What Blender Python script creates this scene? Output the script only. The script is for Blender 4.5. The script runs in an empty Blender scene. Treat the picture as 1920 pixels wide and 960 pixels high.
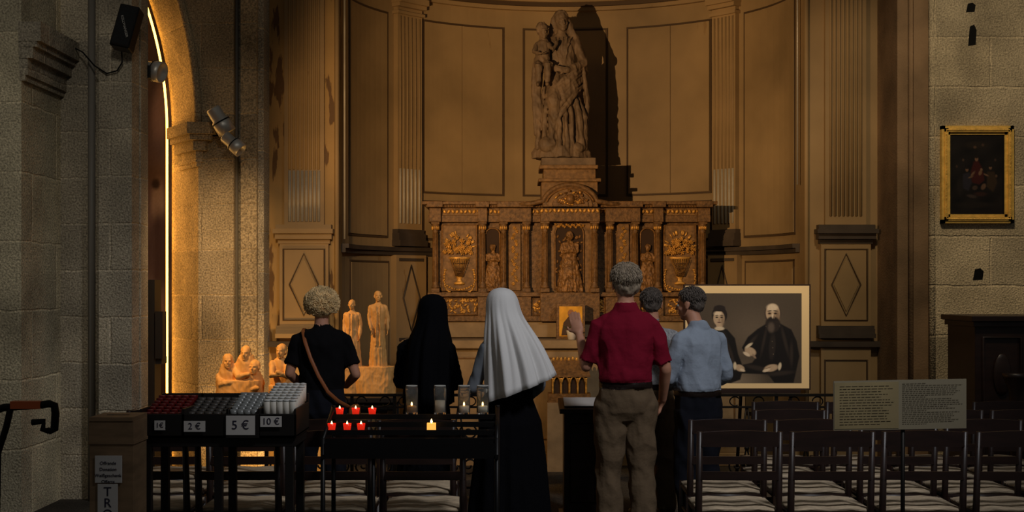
import bpy, bmesh, math, random, time
import numpy as np
from mathutils import Vector, Matrix, noise
from mathutils.bvhtree import BVHTree
random.seed(7)
F=2400.0; CH=1.65; HY=540.0
def WX(px,Y): return (px-960)/F*Y
def WZ(py,Y): return CH-(py-HY)/F*Y
def lin(c): c/=255.0; return c/12.92 if c<=.04045 else ((c+.055)/1.055)**2.4
def C(r,g,b): return (lin(r),lin(g),lin(b),1)
sc=bpy.context.scene
sc.view_settings.view_transform='Standard'
PENDING=[]
# ---------------- materials
MATS={}
def mat(name,col,rough=.7,metal=0,nscale=0,namt=.3,bump=0,bscale=40,emit=None,estr=0,stretch=(1,1,1),trans=0,spec=.3,bdist=.01):
    if name in MATS: return MATS[name]
    m=bpy.data.materials.new(name); m.use_nodes=True; nt=m.node_tree; N=nt.nodes; L=nt.links
    b=N['Principled BSDF']; b.inputs['Base Color'].default_value=col; b.inputs['Roughness'].default_value=rough
    b.inputs['Metallic'].default_value=metal; b.inputs['Specular IOR Level'].default_value=spec
    if trans: b.inputs['Transmission Weight'].default_value=trans; b.inputs['IOR'].default_value=1.15
    if emit: b.inputs['Emission Color'].default_value=emit; b.inputs['Emission Strength'].default_value=estr
    if nscale or bump:
        g=N.new('ShaderNodeNewGeometry'); mp=N.new('ShaderNodeMapping'); mp.inputs['Scale'].default_value=stretch
        L.new(g.outputs['Position'],mp.inputs['Vector'])
    if nscale:
        n=N.new('ShaderNodeTexNoise'); n.inputs['Scale'].default_value=nscale; n.inputs['Detail'].default_value=6
        L.new(mp.outputs[0],n.inputs['Vector'])
        r=N.new('ShaderNodeMapRange'); r.inputs[1].default_value=.3; r.inputs[2].default_value=.7; r.inputs[3].default_value=1-namt; r.inputs[4].default_value=1+namt
        L.new(n.outputs['Fac'],r.inputs[0])
        mx=N.new('ShaderNodeVectorMath'); mx.operation='SCALE'; mx.inputs[0].default_value=col[:3]; L.new(r.outputs[0],mx.inputs['Scale'])
        L.new(mx.outputs[0],b.inputs['Base Color'])
    if bump:
        n2=N.new('ShaderNodeTexNoise'); n2.inputs['Scale'].default_value=bscale; n2.inputs['Detail'].default_value=5
        L.new(mp.outputs[0],n2.inputs['Vector'])
        bp=N.new('ShaderNodeBump'); bp.inputs['Strength'].default_value=bump; bp.inputs['Distance'].default_value=bdist
        L.new(n2.outputs['Fac'],bp.inputs['Height']); L.new(bp.outputs[0],b.inputs['Normal'])
    MATS[name]=m; return m
def stone(name,col,w=.72,h=.36,mortar=1.25,speck=.5):
    m=bpy.data.materials.new(name); m.use_nodes=True; nt=m.node_tree; N=nt.nodes; L=nt.links; b=N['Principled BSDF']
    b.inputs['Roughness'].default_value=.92; b.inputs['Specular IOR Level'].default_value=.15
    g=N.new('ShaderNodeNewGeometry'); s=N.new('ShaderNodeSeparateXYZ'); L.new(g.outputs['Position'],s.inputs[0])
    a=N.new('ShaderNodeMath'); a.operation='MULTIPLY_ADD'; L.new(s.outputs[1],a.inputs[0]); a.inputs[1].default_value=.9; L.new(s.outputs[0],a.inputs[2])
    c=N.new('ShaderNodeCombineXYZ'); L.new(a.outputs[0],c.inputs[0]); L.new(s.outputs[2],c.inputs[1])
    nd=N.new('ShaderNodeTexNoise'); nd.inputs['Scale'].default_value=6; L.new(g.outputs['Position'],nd.inputs['Vector'])
    dv=N.new('ShaderNodeVectorMath'); dv.operation='MULTIPLY_ADD'; L.new(nd.outputs['Color'],dv.inputs[0]); dv.inputs[1].default_value=(.03,.03,0); L.new(c.outputs[0],dv.inputs[2])
    br=N.new('ShaderNodeTexBrick'); br.inputs['Scale'].default_value=1; br.inputs['Brick Width'].default_value=w; br.inputs['Row Height'].default_value=h
    br.inputs['Mortar Size'].default_value=.012; br.inputs['Mortar Smooth'].default_value=.7
    br.inputs['Color1'].default_value=(.78,.78,.78,1); br.inputs['Color2'].default_value=(1.1,1.08,1.04,1); br.inputs['Mortar'].default_value=(mortar,mortar*.98,mortar*.95,1)
    L.new(dv.outputs[0],br.inputs['Vector'])
    def noi(sc_,lo,hi,v0=.3,v1=.7,det=8):
        n=N.new('ShaderNodeTexNoise'); n.inputs['Scale'].default_value=sc_; n.inputs['Detail'].default_value=det; L.new(g.outputs['Position'],n.inputs['Vector'])
        r=N.new('ShaderNodeMapRange'); r.inputs[1].default_value=v0; r.inputs[2].default_value=v1; r.inputs[3].default_value=lo; r.inputs[4].default_value=hi
        L.new(n.outputs['Fac'],r.inputs[0]); return n,r
    n1,r1=noi(70,1-speck,1+speck,.32,.68); n2,r2=noi(1.7,.6,1.35)
    q=N.new('ShaderNodeMath'); q.operation='MULTIPLY'; L.new(r1.outputs[0],q.inputs[0]); L.new(r2.outputs[0],q.inputs[1])
    v=N.new('ShaderNodeVectorMath'); v.operation='MULTIPLY'; L.new(br.outputs['Color'],v.inputs[0]); v.inputs[1].default_value=col[:3]
    v2=N.new('ShaderNodeVectorMath'); v2.operation='SCALE'; L.new(v.outputs[0],v2.inputs[0]); L.new(q.outputs[0],v2.inputs['Scale']); L.new(v2.outputs[0],b.inputs['Base Color'])
    hm=N.new('ShaderNodeMath'); hm.operation='MULTIPLY_ADD'; L.new(br.outputs['Fac'],hm.inputs[0]); hm.inputs[1].default_value=-.5; L.new(n1.outputs['Fac'],hm.inputs[2])
    bp=N.new('ShaderNodeBump'); bp.inputs['Strength'].default_value=.8; bp.inputs['Distance'].default_value=.02; L.new(hm.outputs[0],bp.inputs['Height']); L.new(bp.outputs[0],b.inputs['Normal'])
    MATS[name]=m; return m
def peeled(name,c1,c2,th=.56,sx=6,sz=2.2):
    m=bpy.data.materials.new(name); m.use_nodes=True; nt=m.node_tree; N=nt.nodes; L=nt.links; b=N['Principled BSDF']
    b.inputs['Roughness'].default_value=.6; b.inputs['Specular IOR Level'].default_value=.25
    g=N.new('ShaderNodeNewGeometry'); mp=N.new('ShaderNodeMapping'); mp.inputs['Scale'].default_value=(sx,sx,sz); L.new(g.outputs['Position'],mp.inputs[0])
    n=N.new('ShaderNodeTexNoise'); n.inputs['Scale'].default_value=1.3; n.inputs['Detail'].default_value=9; L.new(mp.outputs[0],n.inputs['Vector'])
    r=N.new('ShaderNodeMapRange'); r.inputs[1].default_value=th; r.inputs[2].default_value=th+.03; L.new(n.outputs['Fac'],r.inputs[0])
    mx=N.new('ShaderNodeMix'); mx.data_type='RGBA'; mx.inputs[6].default_value=c1; mx.inputs[7].default_value=c2; L.new(r.outputs[0],mx.inputs[0])
    n2=N.new('ShaderNodeTexNoise'); n2.inputs['Scale'].default_value=1.2; n2.inputs['Detail'].default_value=8; L.new(g.outputs['Position'],n2.inputs['Vector'])
    r2=N.new('ShaderNodeMapRange'); r2.inputs[1].default_value=.3; r2.inputs[2].default_value=.7; r2.inputs[3].default_value=.72; r2.inputs[4].default_value=1.2; L.new(n2.outputs['Fac'],r2.inputs[0])
    v=N.new('ShaderNodeVectorMath'); v.operation='SCALE'; L.new(mx.outputs[2],v.inputs[0]); L.new(r2.outputs[0],v.inputs['Scale']); L.new(v.outputs[0],b.inputs['Base Color'])
    bp=N.new('ShaderNodeBump'); bp.inputs['Strength'].default_value=.4; bp.inputs['Distance'].default_value=.004; bp.invert=True; L.new(r.outputs[0],bp.inputs['Height']); L.new(bp.outputs[0],b.inputs['Normal'])
    MATS[name]=m; return m
STN=stone('granite_grey',C(172,160,138)); STW=stone('granite_warm',C(178,158,124),w=.62,h=.40,mortar=1.15); STR=stone('granite_right',C(196,178,146),w=.95,h=.42,mortar=1.15,speck=.38)
STL=stone('granite_light',C(206,192,160),w=.9,h=.5)
REV=mat('brown_stained_plaster',C(130,104,76),.9,nscale=2.5,namt=.35,bump=.4,bscale=60)
PAINT=peeled('ochre_painted_wood',C(148,122,84),C(132,104,66),.70)
PANEL=peeled('ochre_panel_wood',C(146,121,83),C(134,107,69),.70,3,1)
PEEL=peeled('peeling_ochre_wood',C(158,126,76),C(98,70,38),.56,10,1.8)
GREYP=mat('grey_painted_wood',C(162,152,132),.6,nscale=5,namt=.2)
GROOVE=mat('panel_groove_dark',C(74,56,36),.7)
DARKP=mat('dark_grey_moulding',C(66,56,46),.6,nscale=4,namt=.25)
GOLD=mat('aged_gilding',C(198,146,66),.42,metal=.3,nscale=30,namt=.45,bump=.3,bscale=50)
GOLDD=mat('dark_aged_gilding',C(118,82,40),.5,metal=.2,nscale=30,namt=.45,bump=.3,bscale=50)
RETB=mat('retable_brown_gilt',C(108,78,44),.55,metal=.05,nscale=34,namt=.45,bump=.5,bscale=60)
RETP=mat('retable_panel',C(120,88,50),.6,nscale=26,namt=.4,bump=.3,bscale=40)
STAT=mat('brown_patina_terracotta',C(108,88,66),.65,nscale=9,namt=.35,bump=.25,bscale=40)
ALTR=mat('altar_limestone',C(142,118,84),.8,nscale=6,namt=.22,bump=.2,bscale=30)
CARV=mat('carved_lime_wood',C(214,160,92),.55,nscale=5,namt=.15,bump=.25,bscale=30,stretch=(3,3,.6))
DWOOD=mat('dark_stained_wood',C(36,21,16),.42,nscale=6,namt=.3,stretch=(1,1,5),spec=.5)
BLKW=mat('black_painted_wood',C(24,20,18),.5,spec=.4)
IRON=mat('wrought_iron',C(26,23,20),.5,metal=.6)
BLKM=mat('black_metal',C(16,15,15),.45,metal=.3)
RUSH=mat('rush_weave',C(192,172,144),.8,nscale=30,namt=.45,bump=1.0,bscale=60,stretch=(.25,3,1))
FLOORM=stone('floor_slabs',C(70,64,56),w=.9,h=.9)
PIPE=mat('grey_pipe',C(120,114,104),.5)
ALU=mat('brushed_aluminium',C(190,184,172),.4,metal=.5)
CARD=mat('label_white_card',C(205,200,195),.8)
INK=mat('ink_dark',C(40,38,60),.8)
CBOX=mat('donation_box_wood',C(134,108,80),.7,nscale=8,namt=.2,stretch=(1,1,4))
BLACKC=mat('black_cloth',C(20,19,21),.95,bump=.2,bscale=50,spec=.08)
HABIT=mat('black_habit',C(14,14,17),.95,spec=.05)
WVEIL=mat('white_veil_cloth',C(226,224,222),.85,bump=.25,bscale=350,spec=.1)
GREYS=mat('grey_sleeve_cloth',C(120,125,132),.9,spec=.1)
PINK=mat('crimson_polo',C(122,22,42),.9,bump=.6,bscale=9,spec=.08,bdist=.03)
BLUES=mat('blue_grey_shirt',C(150,160,174),.9,bump=.6,bscale=9,spec=.1,bdist=.03)
CHECK=mat('pale_grey_shirt',C(158,158,160),.9,nscale=60,namt=.35,spec=.1)
KHAKI=mat('khaki_trousers',C(106,88,68),.9,bump=.6,bscale=8,spec=.1,bdist=.03)
JEAN=mat('dark_jeans',C(26,27,34),.9,spec=.1)
BELT=mat('dark_leather_belt',C(30,20,16),.4)
STRAP=mat('tan_leather_strap',C(150,86,46),.5)
SKIN=mat('skin',C(196,140,112),.55,nscale=8,namt=.08,spec=.35)
LIP=mat('lip_skin',C(160,92,80),.5)
EYEW=mat('eye_white',C(220,215,205),.3); EYED=mat('eye_iris',C(50,40,30),.2)
HGREY=mat('hair_grey',C(146,130,110),.6,nscale=60,namt=.4,stretch=(1,1,.2))
HGREY2=mat('hair_dark_grey',C(92,82,74),.6,nscale=60,namt=.4)
HBLOND=mat('hair_curly_blonde',C(232,200,146),.5,nscale=24,namt=.35)
SHOE=mat('shoe_leather',C(30,22,18),.4)
LED=mat('led_strip_glow',C(255,170,60),emit=(1,.47,.07,1),estr=9)
GLASS=mat('clear_glass',C(230,230,225),.06,trans=.92)
WAX=mat('white_wax',C(228,222,210),.5)
REDG=mat('red_votive_glass',C(200,10,8),.15,emit=(1,.03,.01,1),estr=.55)
REDD=mat('red_votive_unlit',C(96,16,16),.3)
FLAME=mat('candle_flame',C(255,200,90),emit=(1,.55,.15,1),estr=14)
AMBG=mat('amber_candle_glow',C(255,170,60),emit=(1,.42,.08,1),estr=1.1)
# ---------------- geometry
def frame_from(d):
    d=d.normalized(); up=Vector((0,0,1)) if abs(d.z)<.95 else Vector((0,1,0))
    a=d.cross(up).normalized(); b=a.cross(d).normalized(); return a,b
def g_tube(pts,rad,seg=10,flat=1.0,closed=False):
    pts=[Vector(p) for p in pts]; n=len(pts)
    if not hasattr(rad,'__len__'): rad=[rad]*n
    vs=[];fs=[]; a=None
    for i,p in enumerate(pts):
        if closed: d=pts[(i+1)%n]-pts[i-1]
        else: d=pts[min(i+1,n-1)]-pts[max(i-1,0)]
        if d.length<1e-9: d=Vector((0,0,1))
        d.normalize()
        if a is None: a,b=frame_from(d)
        else:
            a=(a-d*a.dot(d))
            if a.length<1e-6: a,_=frame_from(d)
            a.normalize(); b=a.cross(d)
        for k in range(seg):
            t=2*math.pi*k/seg; vs.append(p+a*math.cos(t)*rad[i]+b*math.sin(t)*rad[i]*flat)
    m=n if closed else n-1
    for i in range(m):
        for k in range(seg):
            j=(i+1)%n; fs.append((i*seg+k,i*seg+(k+1)%seg,j*seg+(k+1)%seg,j*seg+k))
    if not closed:
        fs.append(tuple(range(seg-1,-1,-1))); fs.append(tuple((n-1)*seg+k for k in range(seg)))
    return vs,fs
def g_cap(pts,rad,seg=12,flat=1.0):
    pts=[Vector(p) for p in pts]; rad=list(rad) if hasattr(rad,'__len__') else [rad]*len(pts)
    d0=(pts[0]-pts[1]).normalized(); d1=(pts[-1]-pts[-2]).normalized()
    P=[pts[0]+d0*rad[0]*.95,pts[0]+d0*rad[0]*.7]+pts+[pts[-1]+d1*rad[-1]*.7,pts[-1]+d1*rad[-1]*.95]
    R=[rad[0]*.3,rad[0]*.72]+rad+[rad[-1]*.72,rad[-1]*.3]
    return g_tube(P,R,seg,flat)
def g_ell(c,r,rot=None,seg=20,rings=12):
    c=Vector(c); vs=[];fs=[]
    for i in range(1,rings):
        ph=math.pi*i/rings
        for k in range(seg):
            t=2*math.pi*k/seg; v=Vector((r[0]*math.sin(ph)*math.cos(t),r[1]*math.sin(ph)*math.sin(t),r[2]*math.cos(ph)))
            vs.append(v)
    top=len(vs); vs.append(Vector((0,0,r[2]))); vs.append(Vector((0,0,-r[2])))
    for i in range(rings-2):
        for k in range(seg): fs.append((i*seg+k,(i+1)*seg+k,(i+1)*seg+(k+1)%seg,i*seg+(k+1)%seg))
    for k in range(seg):
        fs.append((top,k,(k+1)%seg)); o=(rings-2)*seg; fs.append((top+1,o+(k+1)%seg,o+k))
    if rot: vs=[rot@v for v in vs]
    return [v+c for v in vs],fs
def g_loft(secs,seg=40,fold=None,p=2.0):
    vs=[];fs=[]
    for (z,cx,cy,rx,ry) in secs:
        for k in range(seg):
            t=2*math.pi*k/seg; f=1+(fold(t,z) if fold else 0)
            c,s=math.cos(t),math.sin(t); e=2/p
            vs.append(Vector((cx+rx*f*math.copysign(abs(c)**e,c),cy+ry*f*math.copysign(abs(s)**e,s),z)))
    n=len(secs)
    for i in range(n-1):
        for k in range(seg): fs.append((i*seg+k,i*seg+(k+1)%seg,(i+1)*seg+(k+1)%seg,(i+1)*seg+k))
    fs.append(tuple(range(seg-1,-1,-1))); fs.append(tuple((n-1)*seg+k for k in range(seg)))
    return vs,fs
def xf(g,M): return [M@v for v in g[0]],g[1]
ROOT=sc.collection
class B:
    def __init__(s,name): s.name=name; s.v=[];s.f=[];s.mi=[];s.sm=[];s.ms=[]
    def idx(s,m):
        if m not in s.ms: s.ms.append(m)
        return s.ms.index(m)
    def add(s,g,m,smooth=True):
        o=len(s.v); s.v.extend(Vector(v) for v in g[0]); i=s.idx(m)
        for f in g[1]: s.f.append(tuple(o+k for k in f)); s.mi.append(i); s.sm.append(smooth)
        return s
    def box(s,x0,x1,y0,y1,z0,z1,m,rot=None,piv=None):
        if x0>x1:x0,x1=x1,x0
        if y0>y1:y0,y1=y1,y0
        if z0>z1:z0,z1=z1,z0
        vs=[Vector((x,y,z)) for z in (z0,z1) for y in (y0,y1) for x in (x0,x1)]
        fs=[(0,2,3,1),(4,5,7,6),(0,1,5,4),(2,6,7,3),(0,4,6,2),(1,3,7,5)]
        if rot:
            c=Vector(piv) if piv else Vector(((x0+x1)/2,(y0+y1)/2,(z0+z1)/2)); vs=[rot@(v-c)+c for v in vs]
        return s.add((vs,fs),m,False)
    def tube(s,pts,r,m,seg=10,flat=1,closed=False): return s.add(g_tube(pts,r,seg,flat,closed),m)
    def cap(s,pts,r,m,seg=10,flat=1): return s.add(g_cap(pts,r,seg,flat),m)
    def ell(s,c,r,m,rot=None,seg=14,rings=9): return s.add(g_ell(c,r,rot,seg,rings),m)
    def lathe(s,c,prof,m,seg=20,M=None,smooth=True):
        vs=[];fs=[]
        for r,z in prof:
            for k in range(seg):
                t=2*math.pi*k/seg; vs.append(Vector((r*math.cos(t),r*math.sin(t),z)))
        n=len(prof)
        for i in range(n-1):
            for k in range(seg): fs.append((i*seg+k,i*seg+(k+1)%seg,(i+1)*seg+(k+1)%seg,(i+1)*seg+k))
        fs.append(tuple(range(seg-1,-1,-1))); fs.append(tuple((n-1)*seg+k for k in range(seg)))
        if M: vs=[M@v for v in vs]
        return s.add(([v+Vector(c) for v in vs],fs),m,smooth)
    def poly(s,pts,y,m,th=.002):
        n=len(pts); vs=[Vector((p[0],y,p[1])) for p in pts]+[Vector((p[0],y+th,p[1])) for p in pts]
        fs=[tuple(range(n)),tuple(range(2*n-1,n-1,-1))]+[(i,i+n,(i+1)%n+n,(i+1)%n) for i in range(n)]
        return s.add((vs,fs),m,False)
    def build(s,bevel=0,parent=None):
        me=bpy.data.meshes.new(s.name); A=np.array([tuple(v) for v in s.v]); mn=A.min(0); mx=A.max(0)
        o=Vector(((mn[0]+mx[0])/2,(mn[1]+mx[1])/2,mn[2])); A=A-np.array(o)
        me.from_pydata(A.tolist(),[],s.f)
        for m in s.ms: me.materials.append(m)
        me.polygons.foreach_set('material_index',s.mi); me.polygons.foreach_set('use_smooth',s.sm)
        bm=bmesh.new(); bm.from_mesh(me); bmesh.ops.recalc_face_normals(bm,faces=bm.faces); bm.to_mesh(me); bm.free()
        ob=bpy.data.objects.new(s.name,me); ROOT.objects.link(ob); ob.location=o
        if bevel: PENDING.append((ob,'B',bevel))
        if parent: setparent(ob,parent)
        return ob
def setparent(ob,par):
    ob.parent=par; ob.matrix_parent_inverse=Matrix.Translation(-par.location)
def empty(name,loc):
    e=bpy.data.objects.new(name,None); ROOT.objects.link(e); e.location=loc; e.empty_display_size=.1; return e
TEXTS=[]
def text(body,name,loc,size,m,parent,rot=(math.pi/2,0,0),sx=1,align='CENTER'):
    TEXTS.append((body,name,loc,size,m,parent,rot,sx,align))
def make_text(body,name,loc,size,m,parent,rot,sx,align):
    cu=bpy.data.curves.new(name,'FONT'); cu.body=body; cu.size=size; cu.align_x=align; cu.align_y='CENTER'; cu.extrude=.0006
    cu.materials.append(m); t=bpy.data.objects.new(name,cu); ROOT.objects.link(t); t.location=loc; t.rotation_euler=rot; t.scale=(sx,1,1); setparent(t,parent); return t
# bodies/carvings are remeshed before the rest of the scene is linked
def unify(name,parts,voxel=.008,smooth=3,disp=None,parent=None,factor=.5):
    vs=[];fs=[]; by={}
    for g,m in parts:
        o=len(vs); vs+=g[0]; fs+=[tuple(o+k for k in f) for f in g[1]]
        d=by.setdefault(m,([],[])); o2=len(d[0]); d[0].extend(g[0]); d[1].extend(tuple(o2+k for k in f) for f in g[1])
    me=bpy.data.meshes.new('tmp'); me.from_pydata(vs,[],fs)
    bm=bmesh.new(); bm.from_mesh(me); bmesh.ops.recalc_face_normals(bm,faces=bm.faces); bm.to_mesh(me); bm.free()
    ob=bpy.data.objects.new('tmp',me); ROOT.objects.link(ob)
    md=ob.modifiers.new('r','REMESH'); md.mode='VOXEL'; md.voxel_size=voxel; md.use_smooth_shade=True
    if smooth: ms=ob.modifiers.new('s','SMOOTH'); ms.factor=factor; ms.iterations=smooth
    dg=bpy.context.evaluated_depsgraph_get(); dg.update()
    m2=bpy.data.meshes.new_from_object(ob.evaluated_get(dg)); bpy.data.objects.remove(ob)
    m2.name=name; m2.materials.clear(); ml=list(by.keys())
    for m in ml: m2.materials.append(m)
    if len(ml)>1:
        bv=[BVHTree.FromPolygons(by[m][0],by[m][1]) for m in ml]; mi=[]
        for p in m2.polygons:
            best=0;bd=.06; c=p.center
            for i,b in enumerate(bv):
                r=b.find_nearest(c,bd)
                if r[0] is not None and r[3]<bd: bd=r[3];best=i
            mi.append(best)
    else: mi=[0]*len(m2.polygons)
    m2.polygons.foreach_set('material_index',mi)
    if disp:
        amps=[0]*len(m2.vertices)
        for p in m2.polygons:
            a=disp.get(ml[mi[p.index]],(0,8))
            for v in p.vertices: amps[v]=a
        nr=[v.normal.copy() for v in m2.vertices]; out=[]
        for v in m2.vertices:
            a=amps[v.index]; co=v.co.copy()
            if a and a[0]:
                q=Vector((co.x*a[1],co.y*a[1],co.z*a[1]*.6+co.x*a[1]*.35)); k=1-2*abs(noise.noise(q)); k+=.5*noise.noise(q*2.7)
                co=co+nr[v.index]*a[0]*(k-.5)
            out.extend(co)
        m2.vertices.foreach_set('co',out); m2.update()
    m2.polygons.foreach_set('use_smooth',[True]*len(m2.polygons))
    o=bpy.data.objects.new(name,m2); ROOT.objects.link(o)
    if parent: setparent(o,parent)
    return o
def vmat(name,rough=.6,spec=.3):
    m=bpy.data.materials.new(name); m.use_nodes=True; a=m.node_tree.nodes.new('ShaderNodeAttribute'); a.attribute_name='Col'
    b=m.node_tree.nodes['Principled BSDF']; m.node_tree.links.new(a.outputs['Color'],b.inputs['Base Color']); b.inputs['Roughness'].default_value=rough; b.inputs['Specular IOR Level'].default_value=spec; return m
def paint(name,Y,pa,pb,qa,qb,bgf,shapes,parent,nx=260,ny=200,grain=.05,rough=.6):
    PX,PYY=np.meshgrid(np.linspace(pa,pb,nx),np.linspace(qb,qa,ny)); col=bgf(PX,PYY)
    for s in shapes:
        if s[0]=='e':
            _,cx,cy,rx_,ry_,rot,c,soft=s; r=math.radians(rot); dx=PX-cx; dy=PYY-cy; u=dx*math.cos(r)+dy*math.sin(r); v=-dx*math.sin(r)+dy*math.cos(r)
            d=(np.sqrt((u/rx_)**2+(v/ry_)**2)-1)*min(rx_,ry_)
        else:
            _,pts,c,soft=s; d=np.full(PX.shape,1e9); ins=np.zeros(PX.shape,bool); n=len(pts)
            for i in range(n):
                x1,y1=pts[i]; x2,y2=pts[(i+1)%n]; ex,ey=x2-x1,y2-y1; L2=ex*ex+ey*ey+1e-9
                t=np.clip(((PX-x1)*ex+(PYY-y1)*ey)/L2,0,1); d=np.minimum(d,np.hypot(PX-x1-t*ex,PYY-y1-t*ey))
                cond=((y1>PYY)!=(y2>PYY)); xi=(x2-x1)*(PYY-y1)/((y2-y1) if y2!=y1 else 1e-9)+x1; ins^=(cond&(PX<xi))
            d=np.where(ins,-d,d)
        a=np.clip(.5-d/soft,0,1)[...,None]; a=a*a*(3-2*a)
        col=col*(1-a)+np.array([lin(k) for k in c])*a
    rng=np.random.default_rng(3); col=np.clip(col*(1+grain*rng.standard_normal(PX.shape))[...,None],0,1)
    V=[(WX(x,Y),Y,WZ(y,Y)) for x,y in zip(PX.ravel().tolist(),PYY.ravel().tolist())]
    Fs=[(j*nx+i,j*nx+i+1,(j+1)*nx+i+1,(j+1)*nx+i) for j in range(ny-1) for i in range(nx-1)]
    me=bpy.data.meshes.new(name); me.from_pydata(V,[],Fs); at=me.color_attributes.new('Col','FLOAT_COLOR','POINT')
    at.data.foreach_set('color',np.concatenate([col.reshape(-1,3),np.ones((nx*ny,1))],1).astype(np.float32).ravel())
    me.materials.append(vmat(name+'_pigment',rough)); ob=bpy.data.objects.new(name,me); ROOT.objects.link(ob); setparent(ob,parent); return ob
# ---------------- human parts
def hand(w,d,n,m,side=1,curl=.5,s=1):
    w=Vector(w); d=Vector(d).normalized(); n=Vector(n); n=(n-d*n.dot(d)).normalized(); x=d.cross(n).normalized()*side
    P=[]
    M=Matrix((x,n,d)).transposed()
    P.append((g_ell(w+d*.045*s,(.041*s,.017*s,.055*s),M),m)); P.append((g_ell(w+d*.065*s+x*0,(.042*s,.014*s,.03*s),M),m))
    P.append((g_tube([w-d*.03*s,w+d*.02*s],[.024*s,.027*s],12),m))
    for off,ln in ((-.031,.062),(-.0105,.076),(.0105,.082),(.031,.072)):
        p=w+d*.082*s+x*off*s; pts=[p-d*.03*s,p]; ang=0
        for k in range(3):
            ang+=curl*(.5 if k==0 else .8); p=p+(d*math.cos(ang)+n*math.sin(ang)+x*off*.8).normalized()*ln*s*(.42,.33,.25)[k]; pts.append(p)
        P.append((g_cap(pts,[.0095*s,.0095*s,.009*s,.0085*s,.0075*s],8),m))
    b=w+d*.025*s+x*.03*s; P.append((g_cap([b-x*.012*s,b+(x*.7+d*.6).normalized()*.035*s+n*.008*s,b+(x*.65+d).normalized()*.06*s+n*.02*s+x*.004],[.014*s,.0115*s,.009*s],8),m))
    return P
def head_parts(c,M3,skin,hair,style,s=1):
    P=[]; c=Vector(c)
    def E(p,r,m): P.append(((lambda g:([c+M3@(v*s) for v in g[0]],g[1]))(g_ell(p,r,None,24,16)),m))
    def T(pts,r,m): P.append(((lambda g:([c+M3@(v*s) for v in g[0]],g[1]))(g_cap(pts,r,10)),m))
    E((0,-.012,.03),(.074,.093,.086),skin); E((0,.022,-.03),(.058,.068,.085),skin); E((0,.055,-.088),(.028,.028,.022),skin)
    E((0,.035,-.06),(.052,.045,.045),skin)
    T([(0,.088,.012),(0,.106,-.022)],[.007,.012],skin); E((0,.074,.024),(.05,.016,.01),skin)
    E((-.034,.062,-.025),(.02,.018,.018),skin); E((.034,.062,-.025),(.02,.018,.018),skin)
    for sx in (-1,1): 
        if style!='none': E((sx*.079,-.002,-.012),(.009,.018,.031),skin); E((sx*.082,-.012,.0),(.008,.014,.02),skin)
    E((0,.086,-.052),(.021,.009,.0055),LIP if skin is SKIN else skin); E((0,.084,-.063),(.018,.009,.006),LIP if skin is SKIN else skin)
    if style=='short':
        E((0,-.02,.04),(.081,.095,.085),hair); E((0,-.055,-.01),(.070,.05,.055),hair)
    if style=='full':
        E((0,-.025,.042),(.092,.103,.092),hair); E((0,-.058,-.012),(.082,.055,.065),hair)
    if style=='receding':
        E((0,-.03,.035),(.080,.088,.082),hair); E((0,-.055,-.015),(.068,.048,.052),hair)
    if style=='curly':
        E((0,-.03,.035),(.108,.094,.094),hair); E((0,-.055,-.02),(.094,.07,.065),hair)
    if style=='bun':
        E((0,-.02,.04),(.08,.092,.083),hair); E((0,-.10,.02),(.04,.035,.04),hair)
    return P
def eyes(b,c,M3,s=1):
    for sx in (-1,1):
        p=Vector(c)+M3@(Vector((sx*.029,.076,.0))*s); b.ell(p,(.0125*s,)*3,EYEW); b.ell(p+M3@Vector((0,.0095*s,0)),(.0055*s,)*3,EYED)
        b.tube([Vector(c)+M3@(Vector((sx*x,y,.021))*s) for x,y in ((.012,.092),(.03,.09),(.045,.078))],.003*s,HGREY2,6)
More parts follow.
